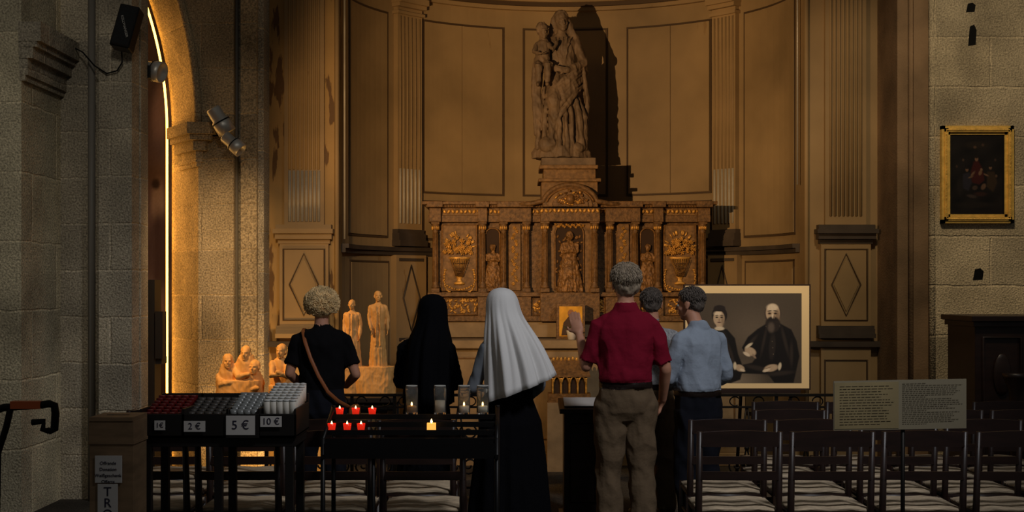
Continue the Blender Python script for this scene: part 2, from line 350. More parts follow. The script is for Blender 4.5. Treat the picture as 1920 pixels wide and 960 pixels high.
def figure_parts(arms,top,bot,skin=None,hair=None,style='short',w=1,robe=None,belly=0,head=(0,0,0),belt=None,shoe=None,sleeve=.8,sleevemat=None,hoff=(0,0),fold=.06,robe_r=.24,d=1,handscale=1,hs=1,collar=False,lw=1):
    skin=skin or SKIN; shoe=shoe or SHOE; sm=sleevemat or top; P=[]
    tor=[(1.0,0,0,.158*w,.118*d+belly*.5),(1.08,0,belly*.3,.158*w+belly*.4,.122*d+belly),(1.2,0,belly*.2,.166*w,.126*d+belly*.5),(1.3,0,0,.178*w,.128*d),(1.36,0,-.005,.182*w,.118*d),(1.40,0,-.008,.168*w,.098*d),(1.435,0,-.01,.128*w,.08),(1.47,0,-.008,.076,.06),(1.495,0,-.008,.055,.052)]
    P.append((g_loft(tor,40,p=2.25),top))
    if collar: P.append((g_loft([(1.465,0,-.01,.080,.072),(1.49,0,-.01,.070,.066),(1.515,0,-.008,.062,.062)],30),top))
    if belt:
        P.append((g_loft([(.992,0,0,.168*w,.128*d+belly*.6),(1.028,0,0,.166*w,.126*d+belly*.6)],40,p=2.25),belt))
        # shirt blousing over the belt
        P.append((g_loft([(1.022,0,0,.162*w,.122*d+belly*.6),(1.045,0,0,.172*w,.131*d+belly*.7),(1.08,0,0,.168*w,.128*d+belly*.7),(1.12,0,0,.160*w,.122*d+belly*.6)],48,lambda t,z:.012*math.sin(11*t+2*math.sin(3*t)),p=2.25),top))
    if robe:
        n=13
        fo=lambda t,z: fold*(1-min(1,max(0,z)/1.1))*(math.sin(n*t+2*math.sin(3*t))+.5*math.sin(7*t+z*2))
        P.append((g_loft([(0.0,0,0,robe_r,robe_r*.85),(.3,0,0,robe_r*.93,robe_r*.8),(.6,0,0,robe_r*.84,robe_r*.7),(.85,0,0,robe_r*.74,robe_r*.6),(1.0,0,0,.165*w,.13*d),(1.1,0,0,.15*w,.115*d)],72,fo),robe))
    else:
        P.append((g_loft([(.78,0,-.005,.13*w,.10),(.84,0,-.01,.168*w,.125*d),(.92,0,-.012,.172*w,.13*d),(1.01,0,0,.16*w,.12*d+belly*.5)],40,p=2.3),bot))
        for sx in (-1,1):
            P.append((g_cap([(sx*.088*w,-.005,.88),(sx*.092*w,0,.72),(sx*.10*w,.008,.48),(sx*.105*w,-.012,.3),(sx*.108*w,-.02,.085)],[.102*lw,.096*lw,.078*lw,.074*lw,.072*lw],18),bot))
            P.append((g_cap([(sx*.105*w,-.03,.075),(sx*.108*w,.03,.055),(sx*.115*w,.13,.04)],[.05,.046,.036],12,.85),shoe))
            P.append((g_loft([(0.0,sx*.11*w,.045,.046,.145),(.022,sx*.11*w,.045,.046,.145)],24,p=2.6),shoe))
    hx,hy=hoff; hc=Vector((hx,.02+hy,1.635))
    P.append((g_cap([(0,-.012,1.43),(hx*.5,-.006+hy*.5,1.50),(hx,hy,1.57)],[.064,.054,.052],16),skin))
    M3=Matrix.Rotation(head[0],3,'Z')@Matrix.Rotation(head[1],3,'X')@Matrix.Rotation(head[2],3,'Y')
    P+=head_parts(hc,M3,skin,hair,style,hs)
    for sx,(el,wr,hd,pn,curl) in zip((-1,1),arms):
        sh=Vector((sx*.168*w,-.008,1.375)); el=Vector(el); wr=Vector(wr)
        if sleeve<.99:
            P.append((g_cap([sh,sh.lerp(el,.5),el],[.048,.044,.037],14),skin)); P.append((g_cap([el,el.lerp(wr,.35),wr],[.037,.036,.026],14),skin))
            e2=sh.lerp(el,sleeve); P.append((g_cap([sh+Vector((-sx*.05,0,.03)),sh+Vector((0,0,.0)),sh.lerp(el,.4)],[.05,.060,.056],18),sm)); P.append((g_tube([sh,sh.lerp(el,.4),e2],[.055,.057,.060],18),sm))
        else:
            P.append((g_cap([sh,sh.lerp(el,.5),el],[.06,.054,.048],16),sm)); P.append((g_cap([el,el.lerp(wr,.5),wr],[.048,.045,.040],16),sm))
            P.append((g_cap([sh+Vector((-sx*.05,0,.03)),sh],[.05,.06],18),sm))
        P+=hand(wr+(Vector(hd).normalized()*.012),hd,pn,skin,side=-sx,curl=curl,s=handscale)
    return P,hc,M3
def place(parts,M): return [(xf(g,M),m) for g,m in parts]
def strands(b,c,M3,m,n,style,S=1):
    c=Vector(c); K=1.13 if style=='full' else 1
    for i in range(n):
        t=random.uniform(0,2*math.pi); z=random.uniform(-.62,1); r=math.sqrt(max(0,1-z*z)); dd=Vector((r*math.cos(t),r*math.sin(t),z))
        if dd.y>.45 and dd.z<.55: continue
        if style=='curly':
            q=Vector((dd.x*.112,dd.y*.095-.03,dd.z*.102+.03))
            nrm=dd; a,bb=frame_from(nrm+Vector((random.uniform(-.6,.6),)*3)); rr=random.uniform(.006,.012); L=random.uniform(.012,.038)
            ax=(a*random.uniform(-1,1)+nrm*.8+Vector((0,0,-.6))).normalized(); u,v=frame_from(ax)
            pts=[q+ax*(L*k/9)+u*rr*math.cos(k*.9+t)+v*rr*math.sin(k*.9+t) for k in range(10)]
            b.add(g_tube([c+M3@(p*S) for p in pts],[.0028*S]*9+[.001*S],5),m)
        else:
            q=Vector((dd.x*.081*K,dd.y*.095*K-.02,dd.z*.085*K+.038)); 
            if z<-.05: q=Vector((dd.x*.074*K,dd.y*.07*K-.035,dd.z*.08*K+.03))
            tang=(Vector((0,-.25,-1))-dd*dd.dot(Vector((0,-.25,-1))))+Vector((random.uniform(-.3,.3),random.uniform(-.2,.2),0))
            if tang.length<.1: tang=Vector((random.uniform(-1,1),-.6,0))
            tang.normalize(); L=random.uniform(.018,.034)*K
            pts=[q-dd*.003,q+tang*L*.5+dd*.004,q+tang*L+dd*random.uniform(-.002,.003)]
            b.add(g_tube([c+M3@(p*S) for p in pts],[.0028*S,.0026*S,.0008*S],5),m)
def person(name,X,Y,yaw,H,arms,top,bot,hair,style,nst=900,voxel=.007,**kw):
    e=empty(name,(X,Y,0)); S=H/1.755
    parts,hc,M3=figure_parts(arms,top,bot,hair=hair,style=style,**kw)
    M=Matrix.Translation((X,Y,0))@Matrix.Rotation(yaw,4,'Z')@Matrix.Scale(S,4)
    fab={m:(.016,7) for m in (top,bot) if m}
    if kw.get('robe'): fab[kw['robe']]=(.004,7)
    if kw.get('sleevemat'): fab[kw['sleevemat']]=(.007,11)
    if hair: fab[hair]=(.006,30)
    unify('body',place(parts,M),voxel,4,fab,e)
    R3=Matrix.Rotation(yaw,3,'Z')@M3; c=M@hc
    b=B('eyes'); eyes(b,c,R3,S); b.build(parent=e)
    if nst:
        b=B('hair_strands'); strands(b,c,R3,hair,nst,style,S); b.build(parent=e)
    return e,M,c
RY=12.55
def rx(px,Y=RY): return WX(px,Y)
def rz(py,Y=RY): return WZ(py,Y)
ZP=rz(297)
# ================= REMESHED OBJECTS FIRST
ret=empty('altar_retable',(rx(1067),12.75,1.17))
A0=[((-.2,.10,1.15),(-.06,.22,1.2),(1,.2,.2),(0,-1,0),.4),((.2,.10,1.15),(.06,.22,1.2),(-1,.2,.2),(0,-1,0),.4)]
for px,y,h in ((1067,RY-.10,.58),(924,RY-.035,.46),(1214,RY-.035,.46)):
    P,_,_=figure_parts(A0,GOLDD,GOLDD,GOLDD,GOLDD,'bun',robe=GOLDD,fold=.1,robe_r=.33,w=1.2,hs=1.2)
    M=Matrix.Translation((rx(px),y,rz(547)))@Matrix.Rotation(math.pi,4,'Z')@Matrix.Scale(h/1.755,4)@Matrix.Diagonal((1.1,.4,1,1))
    unify('relief_figure',place(P,M),.005,1,{GOLDD:(.010,26)},ret)
def statue():
    X=WX(1052,12.72); Y=12.72; e=empty('virgin_and_child_statue',(X,Y,ZP+.002)); S=1.38/1.755
    armsV=[((-.29,.06,1.10),(-.06,.27,.98),(1,.15,.15),(0,-1,0),.5),((.30,.06,1.13),(.22,.27,.98),(-.5,.6,.2),(0,0,1),.6)]
    P,hc,M3=figure_parts(armsV,STAT,STAT,STAT,STAT,'none',robe=STAT,fold=.09,robe_r=.27,w=1.05,sleeve=1,head=(.3,-.22,.08),hoff=(0,.03),hs=1.12)
    P.append((g_ell((0,-.005,1.675),(.105,.105,.105)),STAT)); P.append((g_ell((0,-.03,1.60),(.12,.09,.15)),STAT))
    P.append((g_cap([(-.085,.0,1.66),(-.115,-.02,1.54),(-.17,-.02,1.42),(-.25,-.02,1.22),(-.30,0,1.0)],[.04,.05,.06,.06,.05],12),STAT))
    P.append((g_cap([(.085,.0,1.66),(.11,-.02,1.54),(.15,-.04,1.42)],[.04,.05,.05],12),STAT))
    P.append((g_cap([(-.07,.07,1.70),(-.03,.10,1.735),(.03,.10,1.735),(.07,.07,1.70)],[.02,.024,.024,.02],10),STAT))
    rs=random.Random(11)
    for i in range(7):
        z0=1.02-i*.05; r=.022+.012*rs.random(); k=rs.uniform(-.03,.03)
        P.append((g_cap([(-.27,.05,z0+.06+k),(-.17,.20,z0-.03),(-.02+k,.25,z0-.16-i*.02),(.12,.22,z0-.28-i*.03),(.22,.10,z0-.36-i*.03)],[r*.7,r,r*1.25,r,r*.6],8),STAT))
    for i,(xa,xb,xc) in enumerate(((-.25,-.29,-.31),(-.18,-.22,-.26),(-.10,-.12,-.13),(-.02,-.05,-.06),(.06,.03,.03),(.13,.13,.12),(.19,.21,.22),(.25,.27,.28))):
        yb=.23-.5*abs(xb)**1.5*1.6; r=.028+.012*rs.random()
        P.append((g_cap([(xa*.8,yb-.03,.78+rs.uniform(-.08,.12)),(xb,yb+.01,.42),(xc+rs.uniform(-.02,.02),yb+.02,.03)],[.012,r,r*1.1],8),STAT))
    P.append((g_cap([(.07,.10,.92),(.10,.26,.60),(.08,.18,.25)],[.09,.085,.05],14),STAT))
    for i in range(6):
        P.append((g_cap([(-.27+i*.004,.08-i*.05,1.08),(-.33+i*.01,.04-i*.06,.62),(-.31+rs.uniform(-.02,.02),.02-i*.05,.14)],[.02,.034,.03],8),STAT))
    for k in range(5): P.append((g_cap([(-.12+.05*k,.10,1.42),(-.08+.035*k,.135,1.30),(-.05+.02*k,.13,1.16)],[.008,.014,.01],8),STAT))
    P.append((g_loft([(-.10,0,.02,.36,.25),(-.03,0,.02,.35,.245),(.04,0,.03,.31,.23)],40,lambda t,z:.05*math.sin(5*t)+.04*math.sin(9*t)),STAT)); P.append((g_ell((.16,.2,.06),(.13,.08,.10)),STAT)); P.append((g_ell((-.2,.16,.02),(.1,.09,.07)),STAT))
    cx,cy=.235,.17
    P.append((g_cap([(cx+.01,cy,1.06),(cx,cy+.01,1.22),(cx-.005,cy,1.33)],[.095,.088,.07],16),STAT))
    hcC=Vector((cx-.0,cy+.02,1.475)); Mh=Matrix.Rotation(.35,3,'Z')@Matrix.Rotation(-.1,3,'X')
    P+=head_parts(hcC,Mh,STAT,STAT,'short',.86); P.append((g_cap([(cx,cy,1.34),(cx,cy+.01,1.42)],[.04,.04],10),STAT))
    for k in range(22):
        a=rs.uniform(0,6.28); zc=rs.uniform(.0,1); rr=math.sqrt(1-zc*zc); P.append((g_ell(hcC+Vector((.075*rr*math.cos(a),.075*rr*math.sin(a)-.015,.03+.08*zc)),(.02,.02,.02),None,8,6),STAT))
    P.append((g_cap([(cx-.07,cy+.02,1.31),(cx-.13,cy+.10,1.24),(cx-.17,cy+.06,1.33)],[.035,.03,.024],10),STAT)); P.append((g_cap([(cx+.07,cy+.02,1.31),(cx+.11,cy+.10,1.2),(cx+.04,cy+.17,1.17)],[.036,.03,.022],10),STAT))
    P.extend(hand((cx+.03,cy+.175,1.17),(-1,.3,0),(0,0,1),STAT,1,.5,.6))
    P.append((g_cap([(cx-.04,cy+.04,1.06),(cx-.06,cy+.20,1.03),(cx-.05,cy+.17,.83)],[.06,.052,.032],12),STAT)); P.append((g_cap([(cx+.05,cy+.04,1.06),(cx+.06,cy+.18,1.01),(cx+.06,cy+.14,.80)],[.06,.05,.032],12),STAT))
    for sx in (-.05,.06): P.append((g_cap([(cx+sx,cy+.15,.81),(cx+sx,cy+.21,.785)],[.026,.02],8),STAT))
    for i in range(6): P.append((g_cap([(cx+.02+i*.016,cy-.02+.02*(i%2),1.06),(cx+.05+i*.012,cy-.03,.72),(cx+.03+i*.012,cy-.05,.30-.02*i)],[.03,.036,.018],8),STAT))
    M=Matrix.Translation((X,Y,ZP+.09))@Matrix.Rotation(math.pi,4,'Z')@Matrix.Scale(S,4)
    unify('figure',place(P,M),.006,1,{STAT:(.009,15)},e)
statue()
tz=.806
e=empty('carved_couple_sculpture',(WX(700,10.15),10.15,tz))
bx0,bx1=WX(668,10.1),WX(740,10.1); parts=[]
parts.append((g_loft([(tz,(bx0+bx1)/2,10.15,.16,.12),(tz+.12,(bx0+bx1)/2-.01,10.15,.155,.12),(tz+.225,(bx0+bx1)/2,10.15,.15,.11)],32,lambda t,z:.05*math.sin(5*t+z*20),p=3.5),CARV))
armm=[((-.22,-.02,1.12),(-.22,.06,.88),(0,.2,-1),(1,0,0),.4),((.2,0,1.12),(.16,.1,.9),(-.2,.2,-1),(1,0,0),.4)]
for px,hh,rob,st in ((709,.60,False,'receding'),(660,.55,True,'bun')):
    P,_,_=figure_parts(armm,CARV,CARV,CARV,CARV,st,robe=CARV,fold=.07,robe_r=.20 if not rob else .25,sleeve=1,hs=1.1)
    for sx in (-1,1): P.append((g_cap([(sx*.05,.12,1.42),(sx*.03,.14,1.2),(sx*.045,.15,.9),(sx*.05,.16,.5)],[.014,.016,.016,.014],8),CARV))
    zb=tz+.22 if px==709 else tz+.20
    M=Matrix.Translation((WX(px,10.12),10.12,zb))@Matrix.Rotation(math.pi+(-.15 if rob else .1),4,'Z')@Matrix.Scale(hh/1.755,4)
    parts+=place(P,M)
parts.append((g_loft([(tz,WX(655,10.12),10.14,.08,.09),(tz+.21,WX(655,10.12),10.14,.075,.08)],24,None,3),CARV))
unify('carving',parts,.004,1,{CARV:(.003,30)},e)
e=empty('carved_group_sculpture',(WX(450,10.1),10.1,tz)); parts=[]
for px,py,w_ in ((430,675,.10),(463,660,.11),(480,686,.07)):
    x=WX(px,10.1); zt_=WZ(py,10.1); parts.append((g_cap([(x,10.1,tz+.125 if w_>.08 else tz+.09),(x,10.08,zt_-.08)],[w_,w_*.75],20,.8),CARV)); parts+=head_parts((x,10.05,zt_-.01),Matrix.Rotation(math.pi+(450-px)*.01,3,'Z'),CARV,CARV,'bun',.5); parts.append((g_cap([(x-w_*.8,10.08,zt_-.13),(x-w_*.4,10.0,zt_-.19),(x+.03,9.99,zt_-.17)],[.03,.028,.022],10),CARV))
parts.append((g_loft([(tz,WX(450,10.1),10.1,.18,.13),(tz+.12,WX(450,10.1),10.1,.18,.12)],32,None,3.5),CARV))
unify('carving',parts,.005,1,{CARV:(.006,18)},e)
e=empty('carved_kneeling_sculpture',(WX(527,10.1),10.1,tz)); x=WX(527,10.1); parts=[(g_cap([(x,10.1,tz+.10),(x,10.08,tz+.24)],[.085,.065],18,.85),CARV),(g_cap([(x-.06,10.06,tz+.25),(x-.05,9.98,tz+.16),(x+.02,9.98,tz+.17)],[.028,.025,.02],10),CARV),(g_cap([(x+.06,10.06,tz+.25),(x+.06,9.99,tz+.15),(x,9.97,tz+.19)],[.028,.025,.02],10),CARV),(g_loft([(tz,x,10.1,.09,.1),(tz+.08,x,10.1,.09,.1)],24,None,3.5),CARV)]
parts+=head_parts((x+.01,10.06,tz+.345),Matrix.Rotation(math.pi-.3,3,'Z'),CARV,CARV,'short',.5)
unify('carving',parts,.005,1,{CARV:(.004,20)},e)
# ================= PEOPLE
e,M,c=person('woman_curly_hair',WX(603,9.0),9.0,0,1.635,[((-.235,-.04,1.13),(-.16,.18,1.0),(.6,.6,.1),(0,-.2,1),.5),((.262,-.03,1.12),(.16,.19,1.02),(-.6,.6,.1),(0,-.2,1),.5)],BLACKC,JEAN,HBLOND,'curly',nst=2600,w=1.03,belly=.02,sleeve=.72,d=1.0)
b=B('shoulder_bag'); 
def L(p): return M@Vector(p)
b.tube([L(p) for p in ((-.14,.10,1.39),(-.135,.02,1.465),(-.13,-.06,1.445),(-.105,-.125,1.37),(-.06,-.152,1.25),(0,-.162,1.12),(.07,-.158,1.0),(.14,-.130,.93),(.2,-.03,.88),(.215,.05,.86))],.0135,STRAP,8,.3)
b.add(xf(g_loft([(.66,.24,.07,.04,.10),(.68,.24,.07,.05,.12),(.86,.24,.07,.04,.11),(.88,.24,.07,.02,.1)],24,None,3.5),M),STRAP); b.build(parent=e)
armn=[((-.23,.03,1.12),(-.07,.2,1.08),(1,.2,.1),(0,-1,0),.4),((.23,.03,1.12),(.07,.2,1.08),(-1,.2,.1),(0,-1,0),.4)]
e,M,c=person('nun_black_veil',WX(800,8.6),8.6,-.3,1.585,armn,HABIT,HABIT,HABIT,'short',nst=0,w=1.0,robe=HABIT,robe_r=.25,sleeve=1,head=(-.1,0,0),hoff=(.04,.0))
def veil(parent,levels,m,openang,face,nf=9,hem=None,thick=.004,phase=0):
    b=B('veil'); n=120; vs=[];fs=[]
    for li,(z,cx,cy,rx_,ry_,am) in enumerate(levels):
        for k in range(n+1):
            u=k/n; t=openang+(2*math.pi-2*openang)*u
            a=face+t; f=1+am*(math.sin(nf*t+phase+.6*math.sin(2*t)+z*1.5)+.45*math.sin(2.3*nf*t+1-z*3))
            x=cx+rx_*f*math.cos(a); y=cy+ry_*f*math.sin(a); zz=z
            if hem and li>=len(levels)-4: zz+=hem(x)*(li-(len(levels)-5))/4
            vs.append(Vector((x,y,zz)))
    for i in range(len(levels)-1):
        for k in range(n): fs.append((i*(n+1)+k,i*(n+1)+k+1,(i+1)*(n+1)+k+1,(i+1)*(n+1)+k))
    b.add((vs,fs),m); ob=b.build(parent=parent); PENDING.append((ob,'V',thick))
    return ob
hx,hy_,hz=c
veil(e,[(hz+.130,hx,hy_-.01,.004,.004,0),(hz+.126,hx,hy_-.01,.045,.05,0),(hz+.10,hx,hy_-.01,.080,.094,0),(hz+.055,hx,hy_-.01,.096,.112,0),(hz-.01,hx,hy_-.015,.099,.118,.01),(hz-.08,hx-.006,hy_-.02,.104,.130,.03),(1.33,hx-.015,8.59,.13,.165,.05),(1.25,hx-.02,8.59,.15,.185,.05),(1.15,hx-.025,8.59,.155,.195,.05),(1.0,hx-.025,8.585,.16,.205,.06),(.88,hx-.025,8.58,.165,.205,.06)],HABIT,.75,math.pi/2-.4,7)
b=B('white_coif'); Rz=Matrix.Rotation(-.4,3,'Z')
b.tube([c+Rz@Vector((.078*math.cos(t),.045,.092*math.sin(t)+.005)) for t in [k*2*math.pi/24 for k in range(24)]],.008,WVEIL,8,closed=True); b.build(parent=e)
YW=8.2
e,M,c=person('nun_white_veil',WX(957,YW),YW,.42,1.625,[((-.25,.06,1.10),(-.1,.23,1.05),(1,.3,.1),(0,-1,0),.4),((.245,.05,1.10),(.2,.24,.98),(-.4,.9,0),(0,0,1),.4)],HABIT,HABIT,WVEIL,'short',nst=0,w=1.0,robe=HABIT,robe_r=.30,sleeve=1,sleevemat=GREYS,head=(.35,-.1,0),hoff=(-.05,.02))
hx,hy_,hz=c
veil(e,[(hz+.135,hx+.0,hy_-.015,.004,.004,0),(hz+.130,hx,hy_-.015,.045,.055,0),(hz+.105,hx+.002,hy_-.015,.083,.098,0),(hz+.055,hx+.004,hy_-.015,.102,.12,.006),(hz-.01,hx+.01,hy_-.02,.108,.13,.016),(1.45,hx+.022,hy_-.03,.120,.15,.035),(1.38,hx+.042,hy_-.045,.145,.18,.055),(1.30,hx+.065,hy_-.055,.17,.205,.07),(1.2,hx+.09,hy_-.06,.19,.225,.08),(1.1,hx+.11,hy_-.065,.206,.235,.085),(1.03,hx+.12,hy_-.07,.212,.24,.09)],WVEIL,.85,math.pi/2+.75,9,hem=lambda x:(x-.03)*.38-.03,phase=1)
person('man_crimson_polo',WX(1173,8.2),8.2,0,1.80,[((-.245,.02,1.12),(-.275,.21,1.30),(-.25,.25,.9),(.3,.9,-.1),.25),((.248,-.02,1.105),(.245,.12,.90),(-.2,.6,-.6),(-1,0,0),.5)],PINK,KHAKI,HGREY,'full',nst=2400,w=1.0,belly=.03,belt=BELT,sleeve=.88,head=(.15,.05,0),collar=True,lw=1.08)
person('man_blue_shirt',WX(1308,8.55),8.55,.55,1.655,[((-.24,.02,1.12),(-.12,.2,1.05),(.6,.7,.2),(0,0,1),.5),((.25,-.02,1.12),(.2,.2,1.02),(-.5,.8,.2),(0,0,1),.5)],BLUES,JEAN,HGREY2,'short',nst=1800,w=1.04,belly=.035,belt=BELT,sleeve=1,head=(.55,-.12,0),hoff=(-.02,.04),collar=True)
person('man_pale_shirt',WX(1222,9.15),9.15,.2,1.65,[((-.25,.02,1.12),(-.2,.22,1.0),(0,1,0),(0,0,1),.5),((.25,.0,1.12),(.2,.2,1.0),(-.3,.9,0),(0,0,1),.5)],CHECK,KHAKI,HGREY2,'short',nst=900,w=1.0,belt=BELT,sleeve=.8,head=(-.2,0,0),collar=True)
# ================= ROOM
b=B('floor'); b.box(-7,7,-1,14.4,-.1,0,FLOORM); b.build()
xe=WX(40,9.2)
b=B('wall_left'); b.box(-6,xe,9.2,10.2,0,6,STL); b.box(xe,-2.9,10.0,10.2,0,6,STN)
b.box(WX(185,9.8),-2.911,9.8,10.2,0,6,STN)
for z0,z1,e_ in ((3.14,3.18,.03),(3.18,3.30,.05),(3.30,3.38,.09),(3.38,3.42,.12),(3.42,3.56,.15)): b.box(xe-.01,xe+e_,9.2-e_*.2,9.99,z0,z1,STN)
b.build()
Xi,Yi=WX(322,11.9),11.9; Xo,Yo=WX(372,11.3),11.3; zs=3.09
def arcx(x,z,R): return x if z<zs else x-(R-math.sqrt(max(0,R*R-(z-zs)**2)))
b=B('wall_arch'); zz=[0,.5,1,1.5,2,2.5,3.0,zs]+[zs+i*.12 for i in range(1,25)]
vs=[];fs=[]
xr=WX(438,11.3)
for z in zz: 
    a=arcx(Xi,z,3.7); o=arcx(Xo,z,3.9)
    vs+=[Vector((a,12.4,z)),Vector((a,Yi,z)),Vector((o-.0,Yo,z)),Vector((xr,Yo,z)),Vector((xr,12.4,z))]
for i in range(len(zz)-1):
    for k in range(4): fs.append((i*5+k,i*5+k+1,(i+1)*5+k+1,(i+1)*5+k))
b.add((vs,fs),STW,False)
b.box(WX(438,11.3),WX(452,11.3),11.45,12.4,0,6,STN); b.box(WX(452,11.3),-2.25,11.28,12.2,0,6,STW); b.box(-2.26,-2.199,11.34,12.2,0,6,STN)
ring=[Vector((arcx(Xo,z,3.9),Yo-.01,z)) for z in zz if z>=zs]; b.tube(ring,.035,STW,8)
for z0,z1,e_ in ((2.72,2.76,.02),(2.76,2.86,.03),(2.86,2.95,.06),(2.95,3.0,.10),(3.0,3.1,.13)):
    dv=Vector((Xo-Xi,Yo-Yi,0)).normalized(); nv=Vector((-.836,-.549,0)); A=Vector((Xi,Yi,0))+dv*.25; Bp=Vector((Xo,Yo,0))+dv*e_*.6
    q=[A,A+nv*e_,Bp+nv*e_,Bp+Vector((e_,-e_*.3,0)),Bp+Vector((.1,.3,0))]
    n=len(q); b.add(([v+Vector((0,0,z0)) for v in q]+[v+Vector((0,0,z1)) for v in q],[tuple(range(n)),tuple(range(n,2*n))]+[(i,(i+1)%n,(i+1)%n+n,i+n) for i in range(n)]),STW,False)
b.build()
b=B('led_light_strip'); b.tube([(arcx(Xi,z,3.7)-.03,Yi-.05,z) for z in [.02,.5,1,2,3]+[zs+i*.1 for i in range(0,22)]],.011,LED,10); b.build()
b=B('mural_banner'); b.box(-4.6,-3.1,12.7,12.74,0,6,mat('mural_backing',C(90,74,74),.9)); mb=b.build()
def mbg(x,y):
    g=np.array([lin(132),lin(108),lin(110)])*np.ones(x.shape+(3,)); k=(.75+.35*np.sin(y/90.0)*np.cos(x/33.0))[...,None]; return g*k
paint('mural_picture',12.69,180,340,-60,800,mbg,[('e',296,380,12,40,0,(175,150,140),10),('e',300,470,26,70,0,(92,72,76),16),('e',292,345,8,10,0,(70,54,56),6),('e',306,200,20,60,10,(156,128,128),20),('e',290,600,30,60,0,(150,124,120),24),('e',308,90,10,60,0,(100,80,84),12),('e',300,720,24,50,0,(84,66,68),20)],mb,60,200,.04)
b=B('wall_back_left'); b.box(-6,-3.0,12.9,13.0,0,6,STN); b.build()
b=B('sacristy_cupboard'); b.box(WX(262,10.9),WX(290,10.9),10.9,11.1,0,1.72,BLKW); b.box(WX(292,10.9),WX(306,10.9),10.88,11.0,1.05,1.45,BLKW); b.box(WX(266,10.9),WX(302,10.9),10.92,11.08,1.0,1.06,BLKW); b.build()
# niche
cx0=.54;Y0=11.8;ea=2.114;eb=1.8
def ang(px):
    k=(px-960)/F; A=(k/ea)**2+1/eb**2; Bq=-2*k*cx0/ea**2-2*Y0/eb**2; Cq=(cx0/ea)**2+(Y0/eb)**2-1
    D=max(0,Bq*Bq-4*A*Cq); Y=(-Bq+math.sqrt(D))/(2*A); return math.atan2((Y-Y0)/eb,(k*Y-cx0)/ea),Y
def NP(t,off,z): return Vector((cx0+(ea-off)*math.cos(t),Y0+(eb-off)*math.sin(t),z))
def arcbox(b,t0,t1,z0,z1,o0,o1,m,n=8):
    vs=[];fs=[]
    for i in range(n+1):
        t=t0+(t1-t0)*i/n; vs+=[NP(t,o0,z0),NP(t,o0,z1),NP(t,o1,z1),NP(t,o1,z0)]
    for i in range(n):
        for k in range(4): fs.append((i*4+k,i*4+(k+1)%4,(i+1)*4+(k+1)%4,(i+1)*4+k))
    fs+=[(0,1,2,3),(n*4+3,n*4+2,n*4+1,n*4)]
    b.add((vs,fs),m,False)
ZC=4.665
b=B('wall_niche'); arcbox(b,0.0,math.pi,0,ZC,-.12,0,PANEL,64)
vs=[];fs=[];n=48;R=10
for j in range(R+1):
    ph=math.pi/2*j/R
    for i in range(n+1):
        t=math.pi*i/n; vs.append(Vector((cx0+(ea-.0)*math.cos(t)*math.cos(ph),Y0+eb*math.sin(t)*math.cos(ph),ZC+1.9*math.sin(ph))))
for j in range(R):
    for i in range(n): fs.append((j*(n+1)+i,j*(n+1)+i+1,(j+1)*(n+1)+i+1,(j+1)*(n+1)+i))
b.add((vs,fs),PAINT)
b.build()
b=B('trim_cornice'); arcbox(b,0,math.pi,ZC-.08,ZC-.04,0,.05,PAINT,64); arcbox(b,0,math.pi,ZC-.04,ZC,0,.08,GROOVE,64); arcbox(b,0,math.pi,ZC,ZC+.05,-.0,.11,PAINT,64); b.build()
b=B('trim_dado_rail'); 
arcbox(b,0,math.pi,1.98,2.02,0,.04,DARKP,64); arcbox(b,0,math.pi,2.02,2.06,0,.07,DARKP,64); arcbox(b,0,math.pi,0.0,.25,0,.05,PAINT,64); b.build()
b=B('trim_niche_panels')
def npanel(pa,pb,z0,z1,leaves=1):
    ta,_=ang(pa); tb,_=ang(pb); w=.02/2.0
    if ta<tb: ta,tb=tb,ta
    arcbox(b,tb,ta,z0,z0+.018,0,.012,GROOVE); arcbox(b,tb,ta,z1-.018,z1,0,.012,GROOVE)
    arcbox(b,tb,tb+w*.8,z0,z1,0,.012,GROOVE,1); arcbox(b,ta-w*.8,ta,z0,z1,0,.012,GROOVE,1)
    L=(ta-tb-2*w)/leaves
    for i in range(leaves): arcbox(b,tb+w+L*i+.0013,tb+w+L*(i+1)-.0013,z0+.022,z1-.022,0,.02,PANEL)
zt=4.40; zb=2.62
npanel(652,726,2.15,zt); npanel(792,945,zb,zt,2); npanel(980,1140,zb,zt,1); npanel(1175,1335,zb,zt,2); npanel(1396,1492,2.15,zt)
npanel(655,728,.4,1.92); npanel(1398,1490,.4,1.92)
npanel(792,1335,2.14,2.55,3)
for pa,pb in ((738,785),(1341,1386)):
    ta,_=ang(pa); tb,_=ang(pb)
    if ta<tb: ta,tb=tb,ta
    arcbox(b,tb,ta,2.1,4.5,0,.055,PAINT)
    nf=6
    for i in range(nf):
        t=tb+(ta-tb)*(i+.7)/(nf+.4)
        b.tube([NP(t,.055,2.85),NP(t,.055,4.38)],.010,PANEL,8); b.tube([NP(t,.055,2.3),NP(t,.055,2.85)],.013,GREYP,8)
    g=.02
    for z0,z1,e_,m in ((2.07,2.13,.11,DARKP),(2.13,2.2,.09,DARKP),(2.2,2.24,.07,DARKP),(4.40,4.43,.08,PAINT),(4.47,4.51,.10,PAINT),(4.51,4.57,.13,PAINT)): arcbox(b,tb-g*e_*6,ta+g*e_*6,z0,z1,0,e_,m)
    arcbox(b,tb-.02,ta+.02,.0,1.98,0,.07,PAINT)
    tm=(ta+tb)/2; hw=(ta-tb)*.34
    dm=[NP(tm,.08,1.88),NP(tm+hw,.08,1.55),NP(tm,.08,1.22),NP(tm-hw,.08,1.55)]; b.tube(dm,.008,DARKP,6,closed=True)
    arcbox(b,tb+.0,ta-.0,1.92,1.95,.07,.08,DARKP); arcbox(b,tb+.0,ta-.0,1.12,1.15,.07,.08,DARKP)
b.build()
